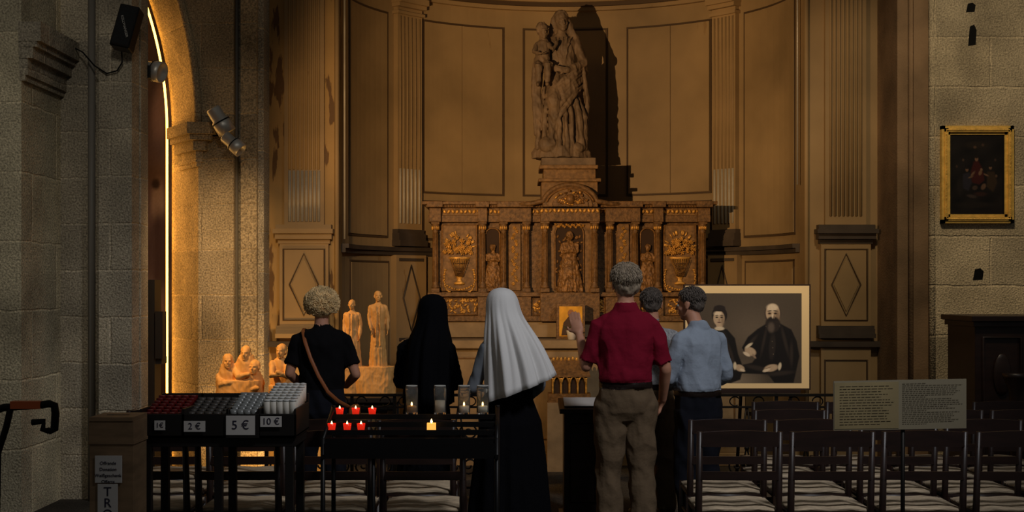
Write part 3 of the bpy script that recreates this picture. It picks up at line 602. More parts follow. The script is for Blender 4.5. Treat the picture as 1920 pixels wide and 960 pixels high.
def frontwall(name,pa,pb,xl,xr,pfa,pfb,peel,mm):
    Y=11.6; b=B(name); b.box(xl,xr,Y,12.2,0,6,peel)
    a,c=WX(pfa,Y),WX(pfb,Y); cxm=(a+c)/2
    b.box(a-.03,c+.03,Y-.05,Y,2.15,6,PAINT)
    n=8
    for i in range(n):
        x=a+(c-a)*(i+.5)/n; b.tube([(x,Y-.05,2.72 if mm==0 else 2.3),(x,Y-.05,6)],.0125,PANEL if mm==0 else PAINT,8)
        if mm==0: b.tube([(x,Y-.05,2.25),(x,Y-.05,2.71)],.014,GREYP,8)
    for z0,z1,e_ in ((2.05,2.09,.05),(2.09,2.14,.09),(2.14,2.18,.12),(2.18,2.22,.08)): b.box(a-.06-e_*.5,c+.06+e_*.5,Y-e_-.02,Y,z0,z1,DARKP if mm else PAINT)
    b.box(a-.07,c+.07,Y-.06,Y,.0,2.05,PAINT)
    x0,x1=a-.035,c+.035; z0,z1=1.36,2.0
    fr=[(x0,Y-.065,z0),(x1,Y-.065,z0),(x1,Y-.065,z1),(x0,Y-.065,z1)]; b.tube(fr,.009,GROOVE,4,closed=True)
    b.tube([(cxm,Y-.067,z1-.04),(cxm+.13,Y-.067,(z0+z1)/2),(cxm,Y-.067,z0+.04),(cxm-.13,Y-.067,(z0+z1)/2)],.007,GROOVE,4,closed=True)
    b.poly([(cxm,z1-.08),(cxm+.11,(z0+z1)/2),(cxm,z0+.08),(cxm-.11,(z0+z1)/2)],Y-.072,PANEL,.012)
    for z0,z1,e_ in ((1.2,1.24,.12),(1.24,1.28,.09),(1.28,1.31,.07)): b.box(max(xl,a-.1),min(xr,c+.1),Y-e_,Y,z0,z1,DARKP if mm else PAINT)
    b.box(xl,xr,Y-.09,Y,1.12,1.17,DARKP)
    fr=[(x0,Y-.065,.4),(x1,Y-.065,.4),(x1,Y-.065,1.0),(x0,Y-.065,1.0)]; b.tube(fr,.009,GROOVE,4,closed=True)
    b.tube([(xr-.015 if mm==0 else xl+.015,Y+.0,0),(xr-.015 if mm==0 else xl+.015,Y,6)],.022,PAINT,10)
    b.build()
frontwall('wall_pilaster_left',505,640,-2.199,-1.573,541,603,PEEL,0)
frontwall('wall_pilaster_right',1500,1645,2.655,3.311,1551,1615,PAINT,1)
b=B('trim_cable_conduit'); b.tube([(2.62,11.75,2.6),(2.62,11.75,6)],.008,ALU,8); b.build()
b=B('trim_niche_edge_pipe'); b.tube([(WX(646,11.75),11.75,2.1),(WX(646,11.75),11.75,5)],.01,GREYP,8); b.build()
HOLE=mat('putlog_hole_shadow',C(12,10,8),1)
b=B('wall_right')
b.box(3.311,3.42,11.0,11.9,0,6,REV); b.box(3.42,3.56,10.9,11.9,0,6,REV); b.box(3.56,7,10.8,11.9,0,6,STR)
b.tube([(3.56,10.83,0),(3.56,10.83,6)],.035,STR,10); b.tube([(3.42,10.95,0),(3.42,10.95,6)],.03,REV,10)
b.build()
b=B('putlog_holes')
for px,py,w_,h_ in ((1820,14,.04,.04),(1823,66,.035,.09),(1834,514,.045,.05)):
    x,z=WX(px,10.8),WZ(py,10.8); b.poly([(x-w_,z-h_),(x+w_*.8,z-h_*.9),(x+w_,z+h_*.5),(x+w_*.4,z+h_),(x-w_*.6,z+h_*.8)],10.796,HOLE,.02)
b.build()
b=B('wall_spandrel'); 
vs=[];fs=[];n=32
for i in range(n+1):
    t=math.pi*i/n; vs+=[Vector((cx0+ea*math.cos(t),11.8,4.8+1.7*math.sin(t))),Vector((cx0+ea*math.cos(t),11.8,7))]
for i in range(n): fs.append((i*2,i*2+1,i*2+3,i*2+2))
b.add((vs,fs),PAINT,False); b.build()
# ================= RETABLE & ALTAR
b=B('structure'); og=B('carved_ornament')
x0,x1=rx(805),rx(1330)
b.box(x0+.03,x1-.03,RY+.02,12.95,1.17,rz(392),RETB)
b.box(x0-.03,x1+.03,RY-.1,12.97,1.17,rz(602),ALTR)
b.box(x0-.01,x1+.01,RY-.13,12.96,rz(602),rz(592),RETB); b.box(x0,x1,RY-.06,12.95,rz(592),rz(556),RETB); b.box(x0-.01,x1+.01,RY-.12,12.95,rz(556),rz(548),RETB)
b.box(x0-.01,x1+.01,RY-.05,12.95,rz(417),rz(404),RETB); b.box(x0,x1,RY-.03,12.95,rz(404),rz(390),RETP)
b.box(x0-.03,x1+.03,RY-.10,12.97,rz(390),rz(385),RETB); b.box(x0-.06,x1+.06,RY-.14,12.99,rz(385),rz(379),RETB)
for pa,pb in ((806,828),(896,914),(936,996),(1134,1199),(1224,1242),(1306,1329)): b.box(rx(pa),rx(pb),RY-.10,RY,rz(417),rz(391),RETB); b.box(rx(pa)-.02,rx(pb)+.02,RY-.15,RY,rz(390),rz(379),RETB); b.box(rx(pa),rx(pb),RY-.10,RY,rz(600),rz(552),RETB)
ca,cb=rx(1020),rx(1115)
b.box(ca-.04,cb+.04,RY-.16,RY+.1,rz(602),rz(548),RETB); b.box(ca,cb,RY-.06,RY+.1,rz(548),rz(404),RETP)
b.box(ca-.04,cb+.04,RY-.18,RY+.1,rz(417),rz(392),RETB)
cm=(ca+cb)/2; hw=(cb-ca)/2+.02; zbse=rz(390); KZ=.80
for rr,yy,m in ((hw,.18,RETB),(hw-.05,.195,RETP),(hw-.09,.21,RETB)):
    b.poly([(cm+rr*math.cos(t),zbse+rr*KZ*math.sin(t)) for t in [math.pi*k/24 for k in range(25)]],RY-yy,m,yy+.25)
arcp=[(cm+hw*math.cos(t),RY-.17,zbse+hw*KZ*math.sin(t)) for t in [math.pi*k/24 for k in range(25)]]
arcp=[(cm+hw+.26,RY-.12,zbse+.03),(cm+hw+.12,RY-.15,zbse+.03),(cm+hw+.03,RY-.17,zbse+.05)]+arcp[2:-2]+[(cm-hw-.03,RY-.17,zbse+.05),(cm-hw-.12,RY-.15,zbse+.03),(cm-hw-.26,RY-.12,zbse+.03)]
og.tube(arcp,.024,RETB,8); og.tube([(p[0]*.88+cm*.12,p[1]-.02,(p[2]-zbse)*.84+zbse) for p in arcp[3:-3]],.010,GOLDD,6)
for k in range(80):
    t=random.uniform(.15,math.pi-.15); r=random.uniform(0,.17); og.ell((cm+r*math.cos(t),RY-.215,zbse+.02+r*.8*math.sin(t)),(.02,.012,.011),GOLDD if k%3 else GOLD,Matrix.Rotation(random.uniform(0,3),3,'Y'),8,6)
og.ell((cm,RY-.22,zbse+.07),(.045,.03,.05),GOLDD)
def column(px,ya,zb_,zt_,r=.028):
    x=rx(px); b.box(x-r*1.5,x+r*1.5,ya-r*1.5,ya+r*1.5,zb_,zb_+.04,RETB)
    h=zt_-zb_
    og.lathe((x,ya,zb_),[(r*1.35,.04),(r*1.4,.055),(r*1.05,.07),(r*1.15,.08),(r,.09),(r*1.02,h*.35),(r*.85,h-.1),(r*1.1,h-.09),(r*.9,h-.08),(r*1.4,h-.03),(r*1.5,h-.02)],RETB,16)
    for k in range(10):
        a=2*math.pi*k/10; og.tube([(x+r*.98*math.cos(a),ya+r*.98*math.sin(a),zb_+.1),(x+r*.86*math.cos(a),ya+r*.86*math.sin(a),zb_+h-.11)],.004,GOLDD,5)
        og.ell((x+r*1.15*math.cos(a),ya+r*1.15*math.sin(a),zb_+h-.055),(.008,.008,.022),GOLD,None,6,5)
    b.box(x-r*1.5,x+r*1.5,ya-r*1.5,ya+r*1.5,zt_-.02,zt_,RETB)
zc0,zc1=rz(548),rz(417)
for px in (817,905,944,987,1143,1190,1232,1316): column(px,RY-.05,zc0,zc1)
for px in (1021,1113): column(px,RY-.15,zc0,zc1,.03)
def flower(x,y,z,r,m=None):
    m=m or GOLD
    og.ell((x,y,z),(r*.4,r*.55,r*.4),m,None,8,6)
    for k in range(6):
        a=k*math.pi/3+random.random()*.4; og.ell((x+r*.68*math.cos(a),y,z+r*.68*math.sin(a)),(r*.40,r*.28,r*.26),m,Matrix.Rotation(-a,3,'Y'),8,5)
def basket(pa,pb):
    xa,xb=rx(pa),rx(pb); xm=(xa+xb)/2; y=RY+.0
    b.box(xa,xb,y-.005,y+.03,rz(545),rz(422),RETP); og.tube([(xa,y-.008,rz(545)),(xb,y-.008,rz(545)),(xb,y-.008,rz(422)),(xa,y-.008,rz(422))],.010,GOLDD,6,closed=True)
    zb0=rz(522)
    og.lathe((xm,y-.01,zb0-.06),[(.05,0),(.055,.015),(.025,.03),(.02,.05),(.035,.08),(.05,.14),(.075,.20),(.095,.25),(.11,.265),(.10,.27)],GOLD,18,Matrix.Diagonal((1,.4,1)))
    for k in range(11): og.tube([(xm+(k-5)*.007,y-.042,zb0+.02),(xm+(k-5)*.018,y-.052,zb0+.19)],.0035,RETB,5)
    for k in range(3): og.tube([(xm-.04-.012*k,y-.045,zb0+.06+.045*k),(xm,y-.058,zb0+.055+.045*k),(xm+.04+.012*k,y-.045,zb0+.06+.045*k)],.004,RETB,5)
    for k in range(46):
        t=random.uniform(-.1,math.pi+.1); r=math.sqrt(random.random())*.15; flower(xm+r*.98*math.cos(t),y-.02-random.random()*.03,zb0+.25+r*1.05*max(0,math.sin(t)),random.uniform(.016,.028))
    for k in range(20):
        t=random.uniform(.2,math.pi-.2); c_=(xm+.145*math.cos(t),y-.015,zb0+.27+.18*math.sin(t)); og.ell(c_,(.026,.006,.008),GOLD,Matrix.Rotation(-t,3,'Y'),8,5)
    for sx in (-1,1):
        for k in range(12):
            a=-1.5+k*.2; og.ell((xm+sx*(.095+.055*math.cos(a)),y-.012,zb0+.0+.13*math.sin(a)),(.018,.008,.008),GOLD,Matrix.Rotation(sx*(-a+1.2+(-1)**k*.5),3,'Y'),8,5)
    for k in range(11): og.ell((xm+(k-5)*.024,y-.012,zb0-.11+.0015*(k-5)**2),(.014,.008,.009),GOLD,Matrix.Rotation(.5*(-1)**k,3,'Y'),8,5)
basket(829,894); basket(1245,1304)
for px in (965,1168):
    x=rx(px); b.box(x-.06,x+.06,RY-.005,RY+.02,rz(545),rz(420),RETP)
    for k in range(18): flower(x+.022*math.sin(k*1.7),RY-.012,rz(428)-k*.032,.019)
for k in range(66):
    px=810+k*7.9
    if px<1330: og.ell((rx(px),RY-.04 if not 1015<px<1120 else RY-.185,rz(397)),(.016,.010,.022),GOLD,Matrix.Rotation(.5*(-1)**k,3,'Y'),8,5)
for k in range(110): og.ell((x0+(x1-x0)*k/109,RY-.105,rz(388)),(.008,.008,.010),GOLDD,None,6,5)
for a_,b_ in ((835,895),(1000,1016),(1120,1133),(1245,1304),(915,935),(1200,1223)):
    for k in range(int((b_-a_)*.9)):
        px=random.uniform(a_,b_); og.ell((rx(px),RY-.065,rz(random.uniform(562,586))),(.022,.012,.010),GOLD,Matrix.Rotation(random.uniform(0,3),3,'Y'),8,5)
    og.tube([(rx(a_),RY-.065,rz(590)),(rx(b_),RY-.065,rz(590)),(rx(b_),RY-.065,rz(558)),(rx(a_),RY-.065,rz(558))],.006,GOLDD,5,closed=True)
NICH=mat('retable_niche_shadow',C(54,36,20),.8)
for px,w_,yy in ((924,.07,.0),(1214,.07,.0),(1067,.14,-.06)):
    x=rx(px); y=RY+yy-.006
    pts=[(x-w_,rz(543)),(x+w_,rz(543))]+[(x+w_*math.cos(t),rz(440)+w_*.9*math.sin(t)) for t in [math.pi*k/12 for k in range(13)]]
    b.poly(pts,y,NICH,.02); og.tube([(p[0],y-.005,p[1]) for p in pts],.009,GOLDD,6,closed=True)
for k in range(16): flower(rx(1067)+(k-7.5)*.018,RY-.08,rz(424)+.012*math.cos(k*2),.014)
for k in range(60): og.ell((rx(1067)+random.uniform(-.13,.13),RY-.07,rz(random.uniform(440,542))),(.02,.01,.012),GOLDD,Matrix.Rotation(random.uniform(0,3),3,'Y'),8,5)
px0,px1=rx(1015),rx(1120)
b.box(px0,px1,12.5,13.0,rz(385),rz(342),RETP); b.box(px0-.03,px1+.03,12.45,13.02,rz(342),rz(336),RETP)
b.box(px0+.02,px1-.02,12.5,12.98,rz(336),rz(318),RETP)
b.box(px0-.02,px1-.0,12.46,13.0,rz(318),rz(311),RETP); b.box(px0+.0,px1-.02,12.48,12.98,rz(311),rz(297),STAT)
b.build(bevel=.004,parent=ret); og.build(parent=ret)
b=B('altar_table'); ax0,ax1=WX(757,12.1),WX(1400,12.1)
b.box(ax0,ax1,11.84,12.33,1.09,1.165,ALTR); b.box(ax0+.05,ax1-.05,11.9,12.32,.12,1.09,ALTR); b.box(ax0,ax1,11.86,12.33,0,.12,ALTR)
for k in range(4):
    a=ax0+.15+k*(ax1-ax0-.2)/4; c=a+(ax1-ax0-.2)/4-.1; b.tube([(a,11.895,.25),(c,11.895,.25),(c,11.895,1.0),(a,11.895,1.0)],.012,RETP,6,closed=True)
b.build(bevel=.006)
ICG=mat('icon_gold_ground',C(215,155,48),.4,metal=.3,nscale=12,namt=.25)
b=B('tabernacle_icon'); x=rx(1070,12.2); b.box(x-.135,x+.135,12.18,12.32,1.166,1.50,RETB); b.box(x-.11,x+.11,12.173,12.18,1.19,1.475,ICG)
b.poly([(x-.09,1.2),(x+.09,1.2),(x+.07,1.32),(x+.02,1.38),(x-.02,1.38),(x-.07,1.32)],12.17,mat('icon_dark_robe',C(70,46,26),.6)); b.poly([(x+.03*math.cos(t),1.41+.036*math.sin(t)) for t in [k*.4 for k in range(16)]],12.168,mat('icon_face',C(150,100,60),.6)); b.build()
b=B('reliquary_shrine'); y=11.6; x=WX(1067,y)
b.box(x-.2,x+.2,y-.12,y+.12,.0,.62,ALTR); b.box(x-.19,x+.19,y-.1,y+.1,.62,.70,GOLDD)
for k in range(5):
    xx=x-.15+k*.075; b.lathe((xx,y-.09,.70),[(.012,0),(.01,.02),(.01,.13),(.014,.14)],GOLD,10)
    if k<4:
        b.tube([(xx+.0375+.03*math.cos(t),y-.095,.80+.05*math.sin(t)) for t in [math.pi*j/8 for j in range(9)]],.007,GOLD,6)
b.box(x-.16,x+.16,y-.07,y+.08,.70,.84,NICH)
b.add(([Vector(v) for v in ((x-.19,y-.11,.85),(x+.19,y-.11,.85),(x+.19,y+.11,.85),(x-.19,y+.11,.85),(x-.15,y,1.0),(x+.15,y,1.0))],[(0,1,5,4),(2,3,4,5),(0,4,3),(1,2,5),(0,3,2,1)]),GOLDD,False)
for k in range(9): b.ell((x-.14+k*.035,y,1.005+.006*(k%2)),(.014,.01,.02),GOLD,None,8,6)
b.build()
LEAF=mat('plant_leaf',C(52,72,34),.6)
b=B('potted_plant'); yp=12.02; x=rx(1072,yp); b.lathe((x,yp,1.166),[(.035,0),(.05,.08),(.054,.085),(.045,.085)],WAX,16)
for k in range(26):
    a=random.uniform(0,6.28); L_=random.uniform(.04,.09); b.tube([(x,yp,1.24),(x+L_*.5*math.cos(a),yp+L_*.4*math.sin(a),1.28),(x+L_*math.cos(a),yp+L_*math.sin(a),1.26+random.uniform(0,.05))],[.003,.010,.002],LEAF,6,.3)
b.build()
b=B('sculpture_table'); tx0,tx1=WX(398,10.1),WX(748,10.1); tz=.80
b.box(tx0,tx1,9.9,10.45,tz-.04,tz,BLKW)
for x in (tx0+.05,tx1-.05):
    for y in (9.95,10.4): b.box(x-.025,x+.025,y-.025,y+.025,0,tz-.04,BLKW)
b.box(tx0+.05,tx1-.05,9.93,9.95,tz-.12,tz-.04,BLKW); b.build(bevel=.004)
# ================= iron railing
def railing(xa,xb,Y=9.75):
    b=B('iron_altar_railing'); zt_=.845
    b.box(xa,xb,Y-.02,Y+.02,zt_-.02,zt_,IRON); b.box(xa,xb,Y-.01,Y+.01,.12,.14,IRON); b.box(xa,xb,Y-.01,Y+.01,zt_-.11,zt_-.095,IRON)
    n=max(2,round((xb-xa)/.36)); w_=(xb-xa)/n
    for i in range(n+1): x=xa+i*w_; b.box(x-.012,x+.012,Y-.012,Y+.012,0,zt_,IRON)
    for i in range(n):
        xc=xa+(i+.5)*w_
        for sx in (-1,1):
            for zc,sg in ((.55,1),(.3,-1)):
                pts=[]
                for k in range(26):
                    t=k/25*3.6*math.pi/1.2; r=.075*(1-k/30); pts.append((xc+sx*(.08-r*math.cos(t)),Y,zc+sg*r*math.sin(t)))
                b.tube(pts,.007,IRON,6)
            b.tube([(xc+sx*.005,Y,.14),(xc+sx*.03,Y,.3),(xc+sx*.005,Y,.42),(xc+sx*.03,Y,.56),(xc+sx*.005,Y,.735)],.007,IRON,6)
            b.tube([(xc+sx*(.09-.04*math.cos(t)),Y,zt_-.058+.034*math.sin(t)) for t in [k*.35 for k in range(16)]],.005,IRON,6)
        b.ell((xc,Y,.43),(.02,.015,.02),IRON)
    b.build()
railing(WX(500,9.75),WX(900,9.75)); railing(WX(1345,9.75),WX(1566,9.75))
# ================= framed couple photograph on easel
PY=10.0
b=B('framed_photograph'); fx0,fx1=WX(1282,PY),WX(1520,PY); z0,z1=WZ(731,PY),WZ(533,PY)
FR=mat('photo_frame_dark',C(48,32,22),.5); MATB=mat('photo_mat_cream',C(232,202,150),.8)
b.box(fx0,fx1,PY,PY+.03,z0,z1,FR); b.box(fx0+.012,fx1-.012,PY-.003,PY,z0+.012,z1-.012,MATB)
for x in (fx0+.2,fx1-.2): b.tube([(x,PY+.05,z1-.05),(x+(.05 if x>1.8 else -.05),PY-.0+.04,z0),(x+(.08 if x>1.8 else -.08),PY+.03,0)],.014,DWOOD,8)
b.tube([((fx0+fx1)/2,PY+.06,z1-.1),((fx0+fx1)/2,PY+.5,0)],.014,DWOOD,8); b.box(fx0+.08,fx1-.08,PY-.01,PY+.06,z0-.03,z0,DWOOD)
fp=b.build()
def cbg(x,y):
    base=np.array([lin(92),lin(80),lin(66)]); k=.7+.6*np.exp(-(((x-1410)/60)**2+((y-625)/45)**2)); k=k+1.5*np.clip((y-672)/40,0,1)*np.clip((1440-x)/60,0,1)
    return base*k[...,None]
SK=(190,164,134); SK2=(222,200,170); DK=(24,20,18); MD=(50,42,36); LT=(214,196,166)
sh=[('p',[(1320,720),(1322,660),(1326,634),(1336,619),(1350,613),(1364,618),(1378,634),(1384,664),(1394,690),(1388,712),(1366,720)],DK,3),
 ('e',1340,650,4,24,8,MD,5),('e',1362,650,4,26,-10,MD,5),('e',1356,688,16,3,20,MD,4),('e',1372,668,3,20,-15,MD,4),
 ('e',1349,609,6,9,0,SK,3),('e',1349,616,9,3.5,0,LT,2),('e',1349,591,14.5,16.5,0,(40,32,28),2),('e',1348,597,10.5,14,0,SK,2.5),('e',1346,588,7,4,0,SK2,4),('e',1355,600,3,9,0,(150,126,100),5),
 ('e',1344,595,2.6,1.3,0,DK,1.2),('e',1353,595,2.6,1.3,0,DK,1.2),('e',1344,591.5,3.2,.8,-5,MD,1),('e',1353,591.5,3.2,.8,5,MD,1),('e',1348.6,600,1.4,2.5,0,(160,134,108),1.5),('e',1348.6,604.5,3.6,1.2,0,(100,68,58),1.2),
 ('e',1349,578,11,6,0,(40,32,28),2),
 ('p',[(1384,700),(1392,684),(1410,680),(1418,670),(1398,664),(1391,652),(1402,632),(1420,617),(1438,606),(1462,606),(1484,618),(1494,640),(1499,668),(1492,700),(1488,718),(1452,718),(1440,702)],DK,3),
 ('e',1432,640,2.5,24,12,MD,4),('e',1472,640,3,26,-14,MD,4),('e',1484,664,3,20,0,MD,4),('e',1410,640,14,3,-50,MD,4),('e',1420,690,22,4,12,MD,5),('e',1462,700,24,4,-6,MD,5),('e',1448,650,6,24,4,(44,37,32),4),
 ('e',1448,640,.9,.9,0,(110,96,80),1),('e',1449,652,.9,.9,0,(110,96,80),1),('e',1450,664,.9,.9,0,(110,96,80),1),
 ('p',[(1436,612),(1448,622),(1462,611),(1458,606),(1440,606)],LT,2),
 ('e',1449,588,15.5,18,0,(70,58,50),2.5),('e',1449,587,13,17.5,0,SK,2.5),('e',1448,577,10,7,0,SK2,5),('e',1458,592,4,10,0,(140,116,92),5),
 ('e',1449,608,14,15,0,(46,38,33),4),('e',1449,600,9,3,0,(40,33,29),2),('e',1446,614,6,9,0,(90,78,68),6),
 ('e',1443,588,3.6,2.4,0,(130,106,84),2),('e',1454,588,3.6,2.4,0,(120,98,78),2),('e',1443,587.5,2.6,1.2,0,DK,1.2),('e',1454,587.5,2.6,1.2,0,DK,1.2),('e',1443,583,4.2,1.0,-6,MD,1.2),('e',1454,583,4.2,1.0,6,MD,1.2),('e',1448.6,592,1.8,4.4,0,SK2,2),('e',1451.5,594,1.3,3,0,(140,114,92),2),
 ('e',1407,659,11,7.5,25,SK,3),('e',1400,664,7,3,30,SK2,2),('e',1414,668,5,2,50,(150,126,104),2),('e',1404,648,8,2.6,-35,LT,2),
 ('e',1446,690,13,6.5,-12,SK,3),('e',1437,694,7,3,-20,SK2,2),('e',1440,690,6,.7,-20,(130,106,84),1),('e',1462,687,3,7,10,LT,2),('e',1387,690,9,6,20,SK,3),('e',1392,694,5,2.4,20,SK2,2),('e',1378,686,3,7,0,LT,2)]
paint('photo_print',PY-.005,1294,1503,718,550,cbg,sh,fp,360,290,.05,.5)
# ================= gold-framed painting
GY=10.8; gx0,gx1=WX(1762,GY),WX(1897,GY); gz0,gz1=WZ(419,GY),WZ(237,GY)
GF=mat('gold_leaf_frame',C(240,194,98),.4,metal=.35,nscale=20,namt=.2,bump=.3,bscale=60)
b=B('gilt_framed_painting')
for i,(o,w_,d_) in enumerate(((0,.03,.05),(.022,.03,.065),(.045,.03,.04))):
    for (xa,xb,za,zb_) in ((gx0+o,gx1-o,gz0+o,gz0+o+w_),(gx0+o,gx1-o,gz1-o-w_,gz1-o),(gx0+o,gx0+o+w_,gz0+o,gz1-o),(gx1-o-w_,gx1-o,gz0+o,gz1-o)): b.box(xa,xb,GY-d_,GY-.002,za,zb_,GF)
b.box(gx0+.07,gx1-.07,GY-.028,GY-.002,gz0+.07,gz1-.07,HOLE)
for k in range(64):
    t=k/64.0
    for (x,z) in ((gx0+.036+(gx1-gx0-.072)*t,gz0+.036),(gx0+.036+(gx1-gx0-.072)*t,gz1-.036),(gx0+.036,gz0+.036+(gz1-gz0-.072)*t),(gx1-.036,gz0+.036+(gz1-gz0-.072)*t)): b.ell((x,GY-.068,z),(.006,.006,.006),GF,None,6,5)
gp=b.build()
def pbg(x,y):
    base=np.array([lin(22),lin(17),lin(14)]); return base*(1+.5*np.sin(x/9.0+y/17.0)*np.cos(y/11.0))[...,None]
sh=[('e',1830,272,20,7,0,(36,28,20),8),('e',1828,276,3,2.5,0,(80,58,42),2),('e',1843,272,2.5,2.5,0,(66,48,34),2),
 ('p',[(1826,303),(1834,301),(1842,316),(1846,338),(1836,346),(1822,342),(1820,322)],(60,20,16),4),('e',1831,298,3.2,4.4,0,(116,84,62),2),('e',1831,294.5,3.6,2.4,0,(30,20,14),2),
 ('e',1838,324,3,5,20,(112,82,60),2),('e',1840,318,2.2,2.6,0,(116,86,64),1.5),('e',1824,326,2,6,40,(104,76,56),2),
 ('e',1813,318,2.8,3.8,0,(108,78,58),2),('e',1813,315,3.2,2.2,0,(28,20,16),1.5),('p',[(1806,326),(1818,323),(1822,342),(1816,358),(1804,352)],(40,36,42),4),('e',1820,332,5,1.6,-20,(100,74,54),1.5),
 ('e',1857,314,2.8,3.8,0,(112,82,60),2),('e',1857,311,3.4,2.4,0,(26,18,14),1.5),('p',[(1851,322),(1864,322),(1870,342),(1862,360),(1850,350)],(52,38,24),4),('e',1849,328,5,1.6,25,(104,76,56),1.5),
 ('e',1844,350,4,6,30,(96,70,52),3),('e',1828,352,5,4,-20,(66,50,40),3),('e',1838,364,11,4,0,(48,28,22),4),('e',1822,368,9,3,10,(58,46,40),3),('e',1800,350,6,16,0,(32,26,22),6),
 ('e',1868,330,2,2.6,0,(84,62,46),1.5),('e',1806,300,2,2.6,0,(70,52,40),1.5),('e',1794,312,2,2.6,0,(60,44,34),1.5),('e',1830,384,34,5,0,(32,25,20),6),('e',1866,300,2,2.6,0,(60,44,34),1.5)]
paint('canvas',GY-.031,1779,1880,404,253,pbg,sh,gp,180,240,.12,.45)
# ================= right stall
b=B('carved_wooden_stall'); sx0=WX(1828,9.6)
b.box(sx0,5.4,9.6,10.2,0,1.40,DWOOD); b.box(sx0-.04,5.5,9.55,10.25,1.40,1.44,DWOOD); b.box(sx0-.02,5.5,9.57,10.22,1.36,1.40,DWOOD)
for k in range(4):
    a=sx0+.06+k*.36; b.tube([(a,9.59,.15),(a+.28,9.59,.15),(a+.28,9.59,.65),(a,9.59,.65)],.014,DWOOD,6,closed=True); b.tube([(a,9.59,.75),(a+.28,9.59,.75),(a+.28,9.59,1.28),(a,9.59,1.28)],.014,DWOOD,6,closed=True)
    b.ell((a+.14,9.59,1.0),(.07,.02,.16),DWOOD)
b.build(bevel=.005)
b=B('carved_newel_post'); b.lathe((WX(1905,9.3),9.3,0),[(.14,0),(.14,.05),(.05,.1),(.04,.5),(.07,.6),(.04,.7),(.05,.9),(.09,1.0),(.10,1.03)],DWOOD,20); b.build()
# ================= chairs
def chair_mesh():
    b=B('rush_seat_chair'); w=.215
    for sx in (-1,1):
        b.tube([(sx*w,.0,0),(sx*w,.0,.45),(sx*w,-.04,.88)],[.019,.02,.016],DWOOD,8); b.tube([(sx*w*.96,.40,0),(sx*w*.96,.40,.46)],[.017,.02],DWOOD,8)
        b.tube([(sx*w,.0,.18),(sx*w*.96,.40,.18)],.011,DWOOD,8); b.tube([(sx*w,.0,.3),(sx*w*.96,.40,.3)],.011,DWOOD,8)
        b.tube([(sx*w,.0,.43),(sx*w*.96,.40,.43)],.014,DWOOD,8)
    def rail(z0,z1,y,bow,crown):
        n=10; vs=[];fs=[]
        for i in range(n+1):
            u=-1+2*i/n; x=u*(w+.012); yy=y-bow*(1-u*u); c=crown*(1-u*u)
            vs+=[Vector((x,yy-.011,z0)),Vector((x,yy+.011,z0)),Vector((x,yy+.011,z1+c)),Vector((x,yy-.011,z1+c))]
        for i in range(n):
            for k in range(4): fs.append((i*4+k,i*4+(k+1)%4,(i+1)*4+(k+1)%4,(i+1)*4+k))
        fs+=[(0,1,2,3),(n*4+3,n*4+2,n*4+1,n*4)]; b.add((vs,fs),DWOOD,False)
    rail(.80,.875,-.035,.012,.012); rail(.62,.665,-.02,.012,.0)
    b.tube([(-w,.0,.2),(w,.0,.2)],.011,DWOOD,8); b.tube([(-w,.40,.25),(w,.40,.25)],.012,DWOOD,8); b.tube([(-w,.40,.43),(w,.40,.43)],.014,DWOOD,8); b.tube([(-w,0,.43),(w,0,.43)],.014,DWOOD,8)
    n=18
    for i in range(n):
        y=.0+.4*(i+.5)/n; b.tube([(-w,y,.448),(-w*.5,y,.458),(0,y,.452),(w*.5,y,.458),(w,y,.448)],.0125,RUSH,6)
    b.box(-w+.01,w-.01,.01,.39,.432,.45,RUSH)
    return b
cb_=chair_mesh(); proto=cb_.build(); cme=proto.data; po=proto.location.copy(); bpy.data.objects.remove(proto)
def chair(x,y,r=0):
    o=bpy.data.objects.new('rush_seat_chair',cme); ROOT.objects.link(o); o.rotation_euler=(0,0,r)
    off=Matrix.Rotation(r,3,'Z')@Vector((po.x,po.y,0)); o.location=(x+off.x,y+off.y,0)
rr=random.Random(3)
for row,(y,sx,n) in enumerate(((6.9,1.22,5),(7.5,1.26,6),(8.1,1.75,5),(8.7,1.85,4))):
    for i in range(n): chair(sx+i*.497,y+rr.uniform(-.012,.012),rr.uniform(-.02,.02))
for row,(y,sx,n) in enumerate(((6.9,-1.97,4),(7.5,-2.05,4),(8.1,-2.2,2))):
    for i in range(n): chair(sx+i*.497,y+rr.uniform(-.012,.012),rr.uniform(-.02,.02))
# ================= lectern
b=B('wooden_lectern'); x0,x1=WX(1052,9.0),WX(1132,9.0)
b.box(x0+.02,x1-.02,8.95,9.2,0,.80,DWOOD); b.box(x0-.01,x1+.01,8.88,9.24,0,.06,DWOOD)
b.box(x0-.015,x1+.015,8.86,9.24,.80,.835,DWOOD,rot=Matrix.Rotation(.12,3,'X')); b.box(x0+.02,x1-.02,8.9,9.18,.843,.85,CARD,rot=Matrix.Rotation(.12,3,'X'))
b.tube([(x0+.06,8.945,.15),(x1-.06,8.945,.15),(x1-.06,8.945,.7),(x0+.06,8.945,.7)],.008,DWOOD,6,closed=True)
b.build(bevel=.004)
